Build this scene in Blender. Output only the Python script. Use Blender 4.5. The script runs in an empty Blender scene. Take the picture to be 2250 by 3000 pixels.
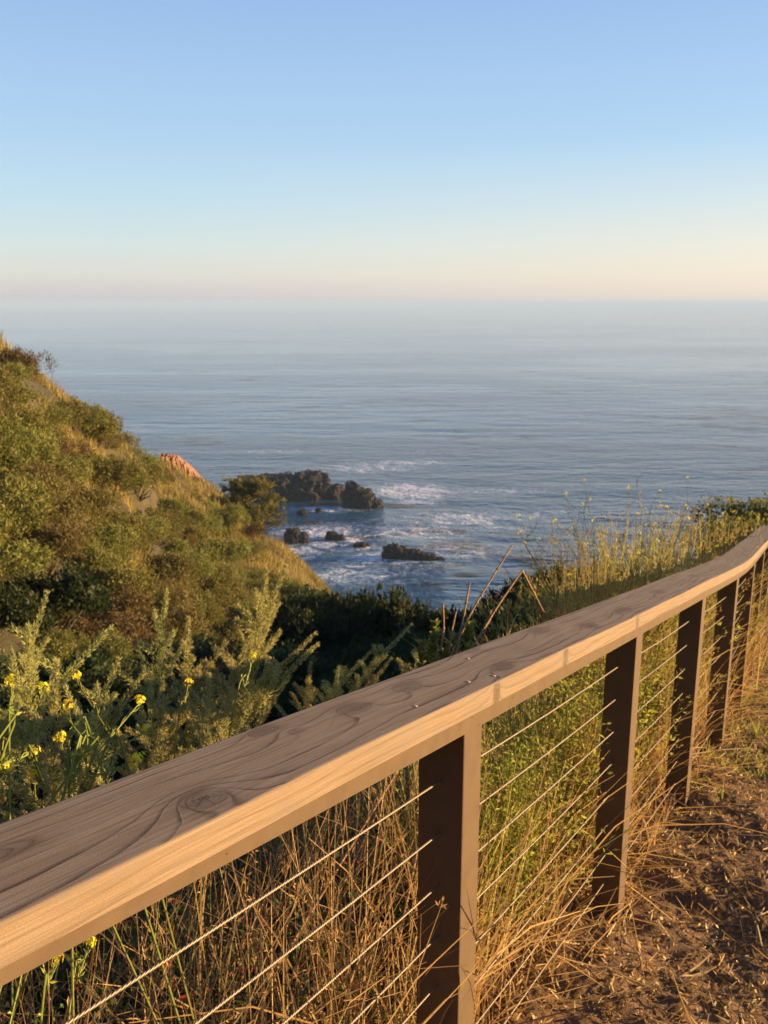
import bpy, math, random
import numpy as np
from mathutils import Vector, Matrix

# ------------------------------------------------------------------ camera, sky, sun, exposure
SC = bpy.context.scene
COL = SC.collection
PITCH = math.radians(13.2454)
FOC = 2600.0                       # focal length in pixels of the 2250 x 3000 photograph
SUN_HEAD = math.radians(80.0)      # to the right of the view direction
SUN_ELEV = math.radians(8.5)

cam_d = bpy.data.cameras.new('camera')
cam = bpy.data.objects.new('camera', cam_d); COL.objects.link(cam)
cam.location = (0, 0, 0)
cam.rotation_euler = (math.pi / 2 - PITCH, 0, 0)
cam_d.sensor_fit = 'VERTICAL'
cam_d.sensor_height = 36.0
cam_d.lens = 36.0 * FOC / 3000.0
cam_d.clip_start = 0.05
cam_d.clip_end = 200000.0
cam_d.dof.use_dof = True
cam_d.dof.focus_distance = 1.05
cam_d.dof.aperture_fstop = 17.0
SC.camera = cam

world = bpy.data.worlds.new('World'); SC.world = world
world.use_nodes = True
wn, wl = world.node_tree.nodes, world.node_tree.links
bg = wn['Background']
sky = wn.new('ShaderNodeTexSky')
sky.sky_type = 'NISHITA'
sky.sun_disc = False
sky.sun_elevation = SUN_ELEV
sky.sun_rotation = SUN_HEAD
sky.altitude = 40
sky.air_density = 1.0
sky.dust_density = 0.6
sky.ozone_density = 2.0
# clear evening air: the sky model, drawn towards a pale blue above a cream and mauve horizon
tc = wn.new('ShaderNodeTexCoord'); sx = wn.new('ShaderNodeSeparateXYZ'); wl.new(tc.outputs['Generated'], sx.inputs[0])
ramp = wn.new('ShaderNodeValToRGB'); wl.new(sx.outputs[2], ramp.inputs[0])
def lin(r, g, b, k=1.0):
    return tuple(k * (((c / 255) + .055) / 1.055) ** 2.4 for c in (r, g, b)) + (1,)
_st = [(0.0, lin(204, 203, 212)), (.010, lin(214, 207, 215)), (.030, lin(226, 225, 221)), (.058, lin(218, 231, 233)), (.105, lin(198, 226, 243)), (.17, lin(180, 214, 246)), (.29, lin(157, 193, 240)), (.6, lin(96, 134, 200)), (1.0, lin(70, 105, 175))]
cr = ramp.color_ramp
while len(cr.elements) < len(_st): cr.elements.new(.5)
for e, (p_, c_) in zip(cr.elements, _st): e.position = p_; e.color = c_
# warmer and brighter towards the sun's side, low down
sd = wn.new('ShaderNodeVectorMath'); sd.operation = 'DOT_PRODUCT'; wl.new(tc.outputs['Generated'], sd.inputs[0])
sd.inputs[1].default_value = (math.sin(SUN_HEAD), math.cos(SUN_HEAD), 0)
mr = wn.new('ShaderNodeMapRange'); wl.new(sd.outputs['Value'], mr.inputs[0]); mr.inputs[1].default_value = -.1; mr.inputs[2].default_value = .9; mr.inputs[3].default_value = 0; mr.inputs[4].default_value = 1
mz = wn.new('ShaderNodeMapRange'); wl.new(sx.outputs[2], mz.inputs[0]); mz.inputs[1].default_value = .0; mz.inputs[2].default_value = .16; mz.inputs[3].default_value = 1; mz.inputs[4].default_value = 0
mm = wn.new('ShaderNodeMath'); mm.operation = 'MULTIPLY'; wl.new(mr.outputs[0], mm.inputs[0]); wl.new(mz.outputs[0], mm.inputs[1])
warm = wn.new('ShaderNodeMix'); warm.data_type = 'RGBA'; wl.new(mm.outputs[0], warm.inputs[0]); wl.new(ramp.outputs[0], warm.inputs[6]); warm.inputs[7].default_value = (1.12, .88, .68, 1)
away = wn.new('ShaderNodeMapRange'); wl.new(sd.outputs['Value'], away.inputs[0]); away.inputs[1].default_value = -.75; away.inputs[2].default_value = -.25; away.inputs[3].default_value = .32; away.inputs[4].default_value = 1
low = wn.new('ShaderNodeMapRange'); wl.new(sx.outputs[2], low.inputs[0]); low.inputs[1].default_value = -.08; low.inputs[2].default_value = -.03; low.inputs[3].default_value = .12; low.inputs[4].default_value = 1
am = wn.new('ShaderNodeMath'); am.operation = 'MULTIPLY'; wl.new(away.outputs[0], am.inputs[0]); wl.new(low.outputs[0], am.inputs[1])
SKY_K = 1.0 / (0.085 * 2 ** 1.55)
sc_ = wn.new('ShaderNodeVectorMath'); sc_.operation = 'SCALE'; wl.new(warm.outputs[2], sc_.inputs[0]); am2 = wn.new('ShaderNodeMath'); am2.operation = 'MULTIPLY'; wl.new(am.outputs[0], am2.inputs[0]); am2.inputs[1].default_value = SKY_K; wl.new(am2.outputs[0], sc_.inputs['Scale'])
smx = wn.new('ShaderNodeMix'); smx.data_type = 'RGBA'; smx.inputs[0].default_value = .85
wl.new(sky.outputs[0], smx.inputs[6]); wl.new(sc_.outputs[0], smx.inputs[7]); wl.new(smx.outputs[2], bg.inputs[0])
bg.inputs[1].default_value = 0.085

sun_d = bpy.data.lights.new('sun', 'SUN')
sun_d.energy = 5.0
sun_d.angle = math.radians(0.6)
sun_d.color = (1.0, 0.64, 0.29)
sun = bpy.data.objects.new('sun', sun_d); COL.objects.link(sun)
sdir = Vector((math.sin(SUN_HEAD) * math.cos(SUN_ELEV), math.cos(SUN_HEAD) * math.cos(SUN_ELEV), math.sin(SUN_ELEV)))
sun.rotation_euler = sdir.to_track_quat('Z', 'Y').to_euler()

SC.view_settings.view_transform = 'Standard'
SC.view_settings.look = 'None'
SC.view_settings.exposure = 1.55
SC.view_settings.gamma = 1.0
SC.cycles.max_bounces = 6
SC.cycles.diffuse_bounces = 3
SC.cycles.glossy_bounces = 3
SC.cycles.transmission_bounces = 3
SC.cycles.volume_bounces = 1
SC.cycles.transparent_max_bounces = 6
SC.cycles.use_denoising = True

# ------------------------------------------------------------------ helpers
K = 2250.0 / 1659.0                # photograph measurements below are in a 1659 px wide copy
cp, sp = math.cos(PITCH), math.sin(PITCH)

def ray(xd, yd):
    u = (xd * K - 1125) / FOC; v = (yd * K - 1500) / FOC
    return np.array([u, cp - v * sp, -sp - v * cp])

def at(xd, yd, R):                 # the point seen at (xd, yd) at horizontal range R
    r = ray(xd, yd)
    return r * (R / math.hypot(r[0], r[1]))

def on_z(xd, yd, z):
    r = ray(xd, yd); return r * (z / r[2])

def nrm(a):
    a = np.asarray(a, float)
    return a / np.maximum(np.linalg.norm(a, axis=-1, keepdims=True), 1e-9)

_perm = np.random.RandomState(7).rand(4096)
def _h(ix, iy):
    return _perm[((ix * 374761 + iy * 668265 + (ix * iy) * 31) % 4093).astype(int)]
def vnoise(x, y):
    x = np.asarray(x, float); y = np.asarray(y, float)
    ix = np.floor(x).astype(np.int64); iy = np.floor(y).astype(np.int64)
    fx = x - ix; fy = y - iy
    fx = fx * fx * (3 - 2 * fx); fy = fy * fy * (3 - 2 * fy)
    a = _h(ix, iy); b = _h(ix + 1, iy); c = _h(ix, iy + 1); d = _h(ix + 1, iy + 1)
    return (a * (1 - fx) + b * fx) * (1 - fy) + (c * (1 - fx) + d * fx) * fy - 0.5
def fbm(x, y, o=4):
    s = 0; amp = 1.0
    for i in range(o):
        s = s + amp * vnoise(x * 2 ** i + 17.3 * i, y * 2 ** i + 9.1 * i); amp *= 0.5
    return s

def tag(o, label=None, cat=None, group=None, kind=None):
    if label: o['label'] = label
    if cat: o['category'] = cat
    if group: o['group'] = group
    if kind: o['kind'] = kind
    return o

def empty(name, loc=(0, 0, 0), rz=0.0, sc=1.0):
    o = bpy.data.objects.new(name, None); COL.objects.link(o)
    o.empty_display_size = 0.1
    o.location = loc; o.rotation_euler = (0, 0, rz); o.scale = (sc, sc, sc)
    return o

class MB:
    """collects vertices, faces, a per-vertex tint and optional uv, and links them as one mesh object"""
    def __init__(self):
        self.v = []; self.f = {}; self.t = []; self.n = 0; self.uv = None
    def add(self, v, f, tint=0.5):
        v = np.asarray(v, float).reshape(-1, 3); f = np.asarray(f, int)
        self.f.setdefault(f.shape[1], []).append(f + self.n)
        self.v.append(v)
        t = np.broadcast_to(np.asarray(tint, float), (len(v),)) if np.ndim(tint) <= 1 else tint
        self.t.append(np.array(t)); self.n += len(v)
        return self
    def mesh(self, name, smooth=False):
        me = bpy.data.meshes.new(name)
        V = np.concatenate(self.v); me.vertices.add(len(V)); me.vertices.foreach_set('co', V.ravel())
        loops = []; starts = []; pos = 0
        for k, fl in self.f.items():
            F = np.concatenate(fl); loops.append(F.ravel())
            starts.append(pos + np.arange(len(F)) * k); pos += F.size
        L = np.concatenate(loops); S = np.concatenate(starts)
        me.loops.add(len(L)); me.loops.foreach_set('vertex_index', L)
        me.polygons.add(len(S)); me.polygons.foreach_set('loop_start', S)
        me.polygons.foreach_set('use_smooth', np.full(len(S), bool(smooth)))
        a = me.attributes.new('tint', 'FLOAT', 'POINT'); a.data.foreach_set('value', np.concatenate(self.t))
        me.update(calc_edges=True); me.validate()
        return me
    def build(self, name, mat, parent=None, smooth=False):
        me = self.mesh(name, smooth); me.materials.append(mat)
        o = bpy.data.objects.new(name, me); COL.objects.link(o)
        if parent is not None: o.parent = parent
        return o
    def tube(self, pts, rad, seg=5, tint=0.5, cap=True):
        P = np.asarray(pts, float); n = len(P)
        r = np.broadcast_to(np.asarray(rad, float), (n,))
        T = nrm(np.gradient(P, axis=0))
        ref = np.array([0.0, 0, 1]) if abs(T[0][2]) < 0.9 else np.array([1.0, 0, 0])
        A = nrm(np.cross(T, ref)); B = np.cross(T, A)
        a = np.arange(seg) * 2 * np.pi / seg
        V = P[:, None] + r[:, None, None] * (np.cos(a)[None, :, None] * A[:, None] + np.sin(a)[None, :, None] * B[:, None])
        i = np.arange(n - 1)[:, None] * seg; j = np.arange(seg)[None]; j2 = (j + 1) % seg
        F = np.stack([i + j, i + j2, i + seg + j2, i + seg + j], -1).reshape(-1, 4)
        self.add(V.reshape(-1, 3), F, tint)
        if cap:
            for ring, flip in ((V[0], True), (V[-1], False)):
                idx = np.arange(seg)[::-1] if flip else np.arange(seg)
                self.add(ring, idx[None], tint)
    def box(self, c, u, v, w, tint=0.5):   # centre and three half-axis vectors
        c, u, v, w = (np.asarray(q, float) for q in (c, u, v, w))
        V = [c + a * u + b * v + d * w for a in (-1, 1) for b in (-1, 1) for d in (-1, 1)]
        F = [(0, 1, 3, 2), (4, 6, 7, 5), (0, 4, 5, 1), (2, 3, 7, 6), (0, 2, 6, 4), (1, 5, 7, 3)]
        self.add(V, F, tint)
    def leaves(self, pos, dirs, length, width, rng, tint=None, fold=0.15, roll=None):
        """one diamond-shaped, slightly folded leaf per row"""
        pos = np.asarray(pos, float); d = nrm(dirs); n = len(pos)
        L = np.broadcast_to(np.asarray(length, float), (n,))[:, None]; Wd = np.broadcast_to(np.asarray(width, float), (n,))[:, None]
        rnd = nrm(rng.normal(size=(n, 3)))
        side = nrm(np.cross(d, rnd)); up = np.cross(side, d)
        m = pos + d * L * 0.45 - up * L * fold
        V = np.stack([pos, m + side * Wd * .5 + up * Wd * .25, pos + d * L, m - side * Wd * .5 + up * Wd * .25], 1)
        i = np.arange(n)[:, None] * 4
        F = np.concatenate([i + np.array([[0, 1, 2]]), i + np.array([[0, 2, 3]])], 0)
        if tint is None: tint = rng.rand(n)
        self.add(V.reshape(-1, 3), F, np.repeat(np.broadcast_to(tint, (n,)), 4))
    def blades(self, P, rad, rng, tint, face=None):
        """P: (n,k,3) centre lines, rad: (n,k) half widths -> ribbons"""
        P = np.asarray(P, float); n, k, _ = P.shape
        T = nrm(np.gradient(P, axis=1))
        rnd = nrm(rng.normal(size=(n, 1, 3))) if face is None else np.broadcast_to(face, (n, 1, 3))
        S = nrm(np.cross(T, np.broadcast_to(rnd, T.shape)))
        r = np.broadcast_to(rad, (n, k))[..., None]
        V = np.stack([P - S * r, P + S * r], 2)          # n,k,2,3
        b = (np.arange(n) * k * 2)[:, None] + (np.arange(k - 1) * 2)[None]
        F = np.stack([b, b + 1, b + 3, b + 2], -1).reshape(-1, 4)
        self.add(V.reshape(-1, 3), F, np.repeat(np.broadcast_to(tint, (n,)), k * 2))

def copy_thing(root, loc, rz, sc, label=None, group=None, tilt=(0, 0)):
    r = root.copy(); COL.objects.link(r)
    r.location = loc; r.rotation_euler = (tilt[0], tilt[1], rz)
    r.scale = sc if hasattr(sc, '__len__') else (sc, sc, sc)
    if label: r['label'] = label
    if group: r['group'] = group
    for ch in list(root.children):
        c = ch.copy(); COL.objects.link(c); c.parent = r
        for g in list(ch.children):
            d = g.copy(); COL.objects.link(d); d.parent = c
    return r

# ------------------------------------------------------------------ materials
class NT:
    def __init__(self, name):
        self.m = bpy.data.materials.new(name); self.m.use_nodes = True
        self.n = self.m.node_tree.nodes; self.l = self.m.node_tree.links
        self.bsdf = self.n['Principled BSDF']; self.out = self.n['Material Output']
    def _in(self, sock, v):
        if v is None: return
        if isinstance(v, bpy.types.NodeSocket): self.l.new(v, sock)
        elif hasattr(v, '__len__') and sock.type == 'RGBA' and len(v) == 3: sock.default_value = (*v, 1)
        else: sock.default_value = v
    def math(self, op, a, b=None, c=None, clamp=False):
        nd = self.n.new('ShaderNodeMath'); nd.operation = op; nd.use_clamp = clamp
        for i, v in enumerate((a, b, c)): self._in(nd.inputs[i], v)
        return nd.outputs[0]
    def noise(self, vec, scale, detail=3, rough=0.55, dist=0.0):
        nd = self.n.new('ShaderNodeTexNoise')
        self._in(nd.inputs['Vector'], vec)
        nd.inputs['Scale'].default_value = scale; nd.inputs['Detail'].default_value = detail
        nd.inputs['Roughness'].default_value = rough; nd.inputs['Distortion'].default_value = dist
        return nd.outputs['Fac']
    def mapping(self, vec, scale=(1, 1, 1), rot=(0, 0, 0), loc=(0, 0, 0)):
        nd = self.n.new('ShaderNodeMapping'); self._in(nd.inputs['Vector'], vec)
        nd.inputs['Scale'].default_value = scale; nd.inputs['Rotation'].default_value = rot; nd.inputs['Location'].default_value = loc
        return nd.outputs[0]
    def ramp(self, fac, stops, interp='LINEAR'):
        nd = self.n.new('ShaderNodeValToRGB'); self._in(nd.inputs[0], fac)
        cr = nd.color_ramp; cr.interpolation = interp
        while len(cr.elements) < len(stops): cr.elements.new(0.5)
        for e, (p, c) in zip(cr.elements, stops):
            e.position = p; e.color = (*c, 1) if hasattr(c, '__len__') else (c, c, c, 1)
        return nd.outputs[0]
    def mix(self, fac, a, b, blend='MIX'):
        nd = self.n.new('ShaderNodeMix'); nd.data_type = 'RGBA'; nd.blend_type = blend
        self._in(nd.inputs[0], fac); self._in(nd.inputs[6], a); self._in(nd.inputs[7], b)
        return nd.outputs[2]
    def attr(self, name):
        nd = self.n.new('ShaderNodeAttribute'); nd.attribute_name = name; return nd
    def tex(self, which='Object'):
        return self.n.new('ShaderNodeTexCoord').outputs[which]
    def pos(self):
        return self.n.new('ShaderNodeNewGeometry').outputs['Position']
    def rnd(self):
        return self.n.new('ShaderNodeObjectInfo').outputs['Random']
    def xyz(self, v):
        nd = self.n.new('ShaderNodeSeparateXYZ'); self._in(nd.inputs[0], v); return nd.outputs
    def comb(self, x, y, z=0.0):
        nd = self.n.new('ShaderNodeCombineXYZ')
        for i, v in enumerate((x, y, z)): self._in(nd.inputs[i], v)
        return nd.outputs[0]
    def bump(self, h, strength=0.5, dist=0.01, normal=None):
        nd = self.n.new('ShaderNodeBump'); self._in(nd.inputs['Height'], h)
        nd.inputs['Strength'].default_value = strength; nd.inputs['Distance'].default_value = dist
        if normal is not None: self.l.new(normal, nd.inputs['Normal'])
        return nd.outputs[0]
    def set(self, **kw):
        for k, v in kw.items(): self._in(self.bsdf.inputs[k.replace('_', ' ')], v)
        return self.m

def leaf_mat(name, a, b, trans=0.35, rough=0.6, var=0.35, extra=None):
    t = NT(name)
    at_ = t.attr('tint').outputs['Fac']
    stops = [(0.0, a), (1.0, b)] if extra is None else [(0.0, a), (0.8, b), (0.93, extra)]
    c = t.ramp(at_, stops)
    r = t.rnd()
    hsv = t.n.new('ShaderNodeHueSaturation')
    t._in(hsv.inputs['Hue'], t.math('MULTIPLY_ADD', r, 0.05, 0.475))
    t._in(hsv.inputs['Value'], t.math('MULTIPLY_ADD', r, var, 1 - var * .5))
    t._in(hsv.inputs['Color'], c)
    c = hsv.outputs[0]
    t.set(Base_Color=c, Roughness=rough)
    t.bsdf.inputs['Specular IOR Level'].default_value = 0.25
    tr = t.n.new('ShaderNodeBsdfTranslucent'); t.l.new(c, tr.inputs[0])
    mx = t.n.new('ShaderNodeMixShader'); mx.inputs[0].default_value = trans
    t.l.new(t.bsdf.outputs[0], mx.inputs[1]); t.l.new(tr.outputs[0], mx.inputs[2])
    t.l.new(mx.outputs[0], t.out.inputs[0])
    return t.m

M = {}
M['coyote'] = leaf_mat('coyote leaf', (0.090, 0.102, 0.022), (0.285, 0.268, 0.068))
M['brownscrub'] = leaf_mat('dry scrub leaf', (0.10, 0.08, 0.028), (0.25, 0.19, 0.07), trans=.25)
M['darkbush'] = leaf_mat('dark bush leaf', (0.025, 0.045, 0.015), (0.06, 0.085, 0.028))  # leaf colour kept low to stand in for the gully's shade
M['pine'] = leaf_mat('pine needle', (0.10, 0.105, 0.025), (0.27, 0.23, 0.055), trans=.3)
M['plume'] = leaf_mat('mugwort plume', (0.23, 0.25, 0.085), (0.62, 0.57, 0.23), trans=.5)
M['sage'] = leaf_mat('mugwort leaf', (0.045, 0.06, 0.025), (0.12, 0.125, 0.055), trans=.3)
M['broad'] = leaf_mat('bramble leaf', (0.045, 0.085, 0.018), (0.13, 0.18, 0.04), trans=.35, extra=(0.25, 0.04, 0.025))
M['weed'] = leaf_mat('green weed', (0.19, 0.22, 0.03), (0.46, 0.45, 0.085), trans=.5)
M['shoot'] = leaf_mat('green shoot', (0.10, 0.14, 0.03), (0.22, 0.26, 0.06), trans=.4)
M['straw'] = leaf_mat('dry straw', (0.25, 0.15, 0.048), (0.66, 0.49, 0.21), trans=.4, var=0.0)
M['hillgrass'] = leaf_mat('hill grass', (0.17, 0.15, 0.04), (0.40, 0.315, 0.105), trans=.35, var=0.0)
M['mustardstem'] = leaf_mat('mustard stem', (0.15, 0.19, 0.03), (0.30, 0.30, 0.06), trans=.2)
M['petal'] = leaf_mat('mustard petal', (0.78, 0.70, 0.03), (0.88, 0.84, 0.07), trans=.35, var=.1)
M['litter'] = leaf_mat('path litter', (0.10, 0.055, 0.02), (0.68, 0.47, 0.21), trans=.15, var=0.0)

def bark(name, a, b):
    t = NT(name); p = t.tex()
    n = t.noise(t.mapping(p, (1, 1, .25)), 40, 4)
    return t.set(Base_Color=t.ramp(n, [(.3, a), (.7, b)]), Roughness=.9, Normal=t.bump(n, .6, .01))
M['bark'] = bark('bark', (0.06, 0.045, 0.03), (0.16, 0.12, 0.08))
M['stalk'] = bark('dry stalk', (0.20, 0.11, 0.05), (0.36, 0.22, 0.10))

# ------------------------------------------------------------------ fence geometry frame
D3 = np.array([0.48578897, 0.85350093, -0.18853443])
DH = D3[:2] / np.linalg.norm(D3[:2]); DH3 = np.array([DH[0], DH[1], 0])
NL = np.array([-DH[1], DH[0], 0.0])                 # level, away from the path (seaward)
P0 = np.array([-0.05055769, 0.9570286, -0.52387072])
SL = D3[2] / np.linalg.norm(D3[:2])                 # fall of the rail per metre of plan length
CH = np.linalg.norm(D3[:2])

def st(x, y):                                       # plan coordinates along / across the fence
    dx = x - P0[0]; dy = y - P0[1]
    return dx * DH[0] + dy * DH[1], dx * NL[0] + dy * NL[1]
def xy(s, t):
    return P0[0] + DH[0] * s + NL[0] * t, P0[1] + DH[1] * s + NL[1] * t
def zrail(s): return P0[2] + SL * s

# ------------------------------------------------------------------ terrain
SEA_Z = -35.0
ctrl = []
def cpx(xd, yd, R, dz=0.0):
    p = at(xd, yd, R); ctrl.append((p[0], p[1], p[2] + dz))
def ch(hd, R, z):
    a = math.radians(hd); ctrl.append((R * math.sin(a), R * math.cos(a), z))
# the bench with the path
for s in (-6, -3, -1, 0.5, 2, 3.5, 5, 7, 10, 14):
    sz = max(s, -3)
    for t, dz in ((-9, .25), (-5, .1), (-2, 0), (-.5, 0), (.4, -.02), (1.0, -.18), (1.8, -.5), (3.0, -1.15)):
        x, y = xy(s, t); ctrl.append((x, y, zrail(sz) - .95 + dz * (1 if s < 9 else .6)))
# left hill, seen surface (lowered for the bushes that stand on it)
for xd, yd, R, dz in [(0, 765, 24, -.9), (90, 825, 26, -1.0), (165, 868, 29, -1.0), (240, 915, 33, -.9), (300, 985, 38, -.6),
                      (350, 1010, 50, -.2), (420, 1040, 60, -.2), (468, 1085, 66, 0),
                      (400, 1090, 44, -.5), (470, 1150, 46, -.5), (560, 1165, 50, -.2), (620, 1180, 46, -.3), (660, 1245, 42, -.4),
                      (0, 1050, 16, -.6), (120, 1000, 21, -.8), (220, 1050, 25, -.8), (200, 1180, 19, -.8), (330, 1150, 29, -.8),
                      (420, 1200, 31, -.8), (340, 1290, 21, -.9), (500, 1270, 31, -.9), (120, 1250, 14, -.8), (0, 1250, 11.5, -.8),
                      (60, 1380, 10, -.9), (300, 1400, 13, -.9), (480, 1370, 19, -1.0), (600, 1300, 30, -1.0)]:
    cpx(xd, yd, R, dz)
# gully and dark bushes
for xd, yd, R, dz in [(620, 1420, 17, -1.2), (750, 1330, 24, -1.4), (850, 1290, 27, -1.4), (980, 1330, 24, -1.4), (1120, 1330, 22, -1.4),
                      (1200, 1240, 21, -1.3), (800, 1450, 14, -1.2), (1000, 1420, 13, -1.1), (450, 1480, 8, -1.0), (150, 1480, 6.5, -1.0),
                      (700, 1520, 8, -1.0), (1500, 1180, 17, -1.0), (1620, 1090, 17, -.9)]:
    cpx(xd, yd, R, dz)
# seaward falls, and ground out of view to the sides and behind
for hd, R, z in [(-27, 34, -1), (-21, 52, -12), (-16, 62, -20), (-12, 80, -27), (-9, 82, -30), (-5, 60, -25), (0, 42, -19), (6, 38, -17), (12, 34, -14),
                 (0, 62, -30), (8, 62, -30), (14, 56, -26), (0, 95, -44), (-8, 100, -44), (10, 95, -44), (-15, 100, -44), (-24, 80, -32), (-24, 110, -46),
                 (-30, 60, -8), (-40, 60, -4), (-40, 110, -40), (-60, 60, 4), (-60, 110, -10), (20, 60, -27), (20, 95, -46), (30, 60, -26), (30, 100, -46),
                 (45, 60, -24), (45, 100, -46), (60, 60, -22), (60, 100, -46), (80, 60, -24), (80, 100, -46), (-10, 140, -60), (20, 140, -60), (50, 140, -60), (-40, 140, -60),
                 (-40, 16, -1.0), (-40, 30, 2), (-60, 10, -2), (-60, 25, 1.5), (-85, 12, -1), (-85, 40, 4),
                 (27, 30, -9.5), (34, 31, -9), (41, 32, -9.0), (21, 30, -11), (52, 34, -10), (66, 34, -11), (85, 34, -12), (115, 14, -1.0), (115, 40, 0), (140, 12, .8), (140, 40, 12), (170, 12, 2.5), (170, 40, 18), (200, 12, 3), (200, 40, 20), (230, 12, 2), (230, 40, 16), (180, 140, 60), (230, 140, 50), (140, 140, 30), (100, 140, -40)]:  # unseen rise behind the camera, added to block sky and darken post faces
    ch(hd, R, z)
ctrl = np.array(ctrl)

def _tps(r2): return 0.5 * r2 * np.log(np.maximum(r2, 1e-12))
_n = len(ctrl)
_A = np.zeros((_n + 3, _n + 3))
_dx = ctrl[:, None, 0] - ctrl[None, :, 0]; _dy = ctrl[:, None, 1] - ctrl[None, :, 1]
_A[:_n, :_n] = _tps(_dx ** 2 + _dy ** 2) + np.eye(_n) * 0.6
_A[:_n, _n] = 1; _A[:_n, _n + 1] = ctrl[:, 0]; _A[:_n, _n + 2] = ctrl[:, 1]
_A[_n:, :_n] = _A[:_n, _n:].T
_sol = np.linalg.solve(_A, np.concatenate([ctrl[:, 2], np.zeros(3)]))
def terrain_raw(x, y):
    x = np.asarray(x, float); y = np.asarray(y, float); sh = x.shape
    X = x.ravel(); Y = y.ravel(); out = np.empty(len(X))
    for i in range(0, len(X), 8000):
        a = X[i:i + 8000]; b = Y[i:i + 8000]
        out[i:i + 8000] = _tps((a[:, None] - ctrl[None, :, 0]) ** 2 + (b[:, None] - ctrl[None, :, 1]) ** 2) @ _sol[:_n] \
            + _sol[_n] + _sol[_n + 1] * a + _sol[_n + 2] * b
    return out.reshape(sh)
def bench_z(s, t):
    return zrail(np.maximum(s, -3)) - .95 + np.where(t < 0, -.012 * t * 1.0, -.05 * t)
def ground(x, y):
    x = np.asarray(x, float); y = np.asarray(y, float)
    z = terrain_raw(x, y); s, t = st(x, y)
    w = np.clip((1.1 - t) / .8, 0, 1) * np.clip((11 - s) / 3, 0, 1) * np.clip((t + 7) / 2, 0, 1); w = w * w * (3 - 2 * w)
    z = z * (1 - w) + bench_z(s, t) * w
    R = np.hypot(x, y)
    z = z + fbm(x * .5, y * .5, 3) * np.clip((R - 4) / 20, 0, 1) * .9
    return z

def build_terrain():
    ang = np.radians(np.concatenate([np.arange(-180, -40, 2.0), np.arange(-40, 40, .5), np.arange(40, 180.1, 2.0)])); rad = np.concatenate([[.05, .3], np.geomspace(.6, 145, 170)])
    A, R = np.meshgrid(ang, rad)
    X = R * np.sin(A); Y = R * np.cos(A) - 0.0
    Z = ground(X, Y); s, t = st(X, Y)
    under = np.clip((.25 - t) / .2, 0, 1) * np.clip((s + 3.4) / .3, 0, 1) * np.clip((11.5 - s) / .5, 0, 1) * np.clip((t + 5.2) / .3, 0, 1)
    Z = Z - under * .12
    Z = Z + fbm(X * 6, Y * 6, 2) * .04
    n, m = X.shape
    i = (np.arange(n - 1) * m)[:, None] + np.arange(m - 1)[None]
    F = np.stack([i, i + 1, i + m + 1, i + m], -1).reshape(-1, 4)
    dry = np.clip((R - 30) / 10, 0, 1) * (X < 0) * .8 + .15
    mb = MB(); mb.add(np.stack([X, Y, Z], -1).reshape(-1, 3), F, dry.ravel())
    t = NT('hillside soil'); p = t.pos()
    n1 = t.noise(p, .9, 4); n2 = t.noise(p, 14, 4, .7)
    c = t.mix(t.math('MULTIPLY', t.attr('tint').outputs['Fac'], t.ramp(n1, [(.35, .3), (.65, 1.0)])), t.ramp(n2, [(.3, (.018, .018, .009)), (.7, (.055, .048, .02))]),
              t.ramp(n2, [(.3, (.09, .075, .025)), (.7, (.24, .175, .065))]))
    t.set(Base_Color=c, Roughness=.95, Normal=t.bump(n2, .8, .05))
    o = mb.build('hillside', t.m, smooth=True); o['kind'] = 'structure'
build_terrain()

def build_path():
    S = np.arange(-3.2, 11.2, .03); T = np.arange(-5.0, .34, .03)
    S = np.concatenate([np.arange(-3.2, 4.0, .016), np.arange(4.0, 11.2, .06)]); T = np.concatenate([np.arange(-5, -2, .06), np.arange(-2, .34, .016)])
    s, t = np.meshgrid(S, T, indexing='ij'); x, y = xy(s, t)
    z = bench_z(s, t) + .012
    z = z + fbm(x * 2.2, y * 2.2, 3) * .06 + fbm(x * 14, y * 14, 3) * .026 + np.maximum(fbm(x * 40 + 3, y * 40, 2), 0) * .022
    edge = np.clip((t - .12) / .2, 0, 1) + np.clip((s - 10.6) / .6, 0, 1) + np.clip((-4.6 - t) / .4, 0, 1) + np.clip((-2.8 - s) / .4, 0, 1)
    z = z - np.minimum(edge, 1) * .2
    n, m = s.shape
    i = (np.arange(n - 1) * m)[:, None] + np.arange(m - 1)[None]
    F = np.stack([i, i + m, i + m + 1, i + 1], -1).reshape(-1, 4)
    mb = MB(); mb.add(np.stack([x, y, z], -1).reshape(-1, 3), F, .5)
    tt = NT('path soil'); p = tt.pos()
    n1 = tt.noise(p, 3, 4); n2 = tt.noise(p, 55, 5, .7)
    c = tt.mix(n1, tt.ramp(n2, [(.3, (.05, .027, .013)), (.7, (.24, .135, .06))]), tt.ramp(n2, [(.3, (.09, .05, .022)), (.7, (.30, .175, .078))]))
    tt.set(Base_Color=c, Roughness=.95, Normal=tt.bump(n2, .9, .02))
    o = mb.build('path', tt.m, smooth=True); o['kind'] = 'structure'
build_path()

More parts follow.
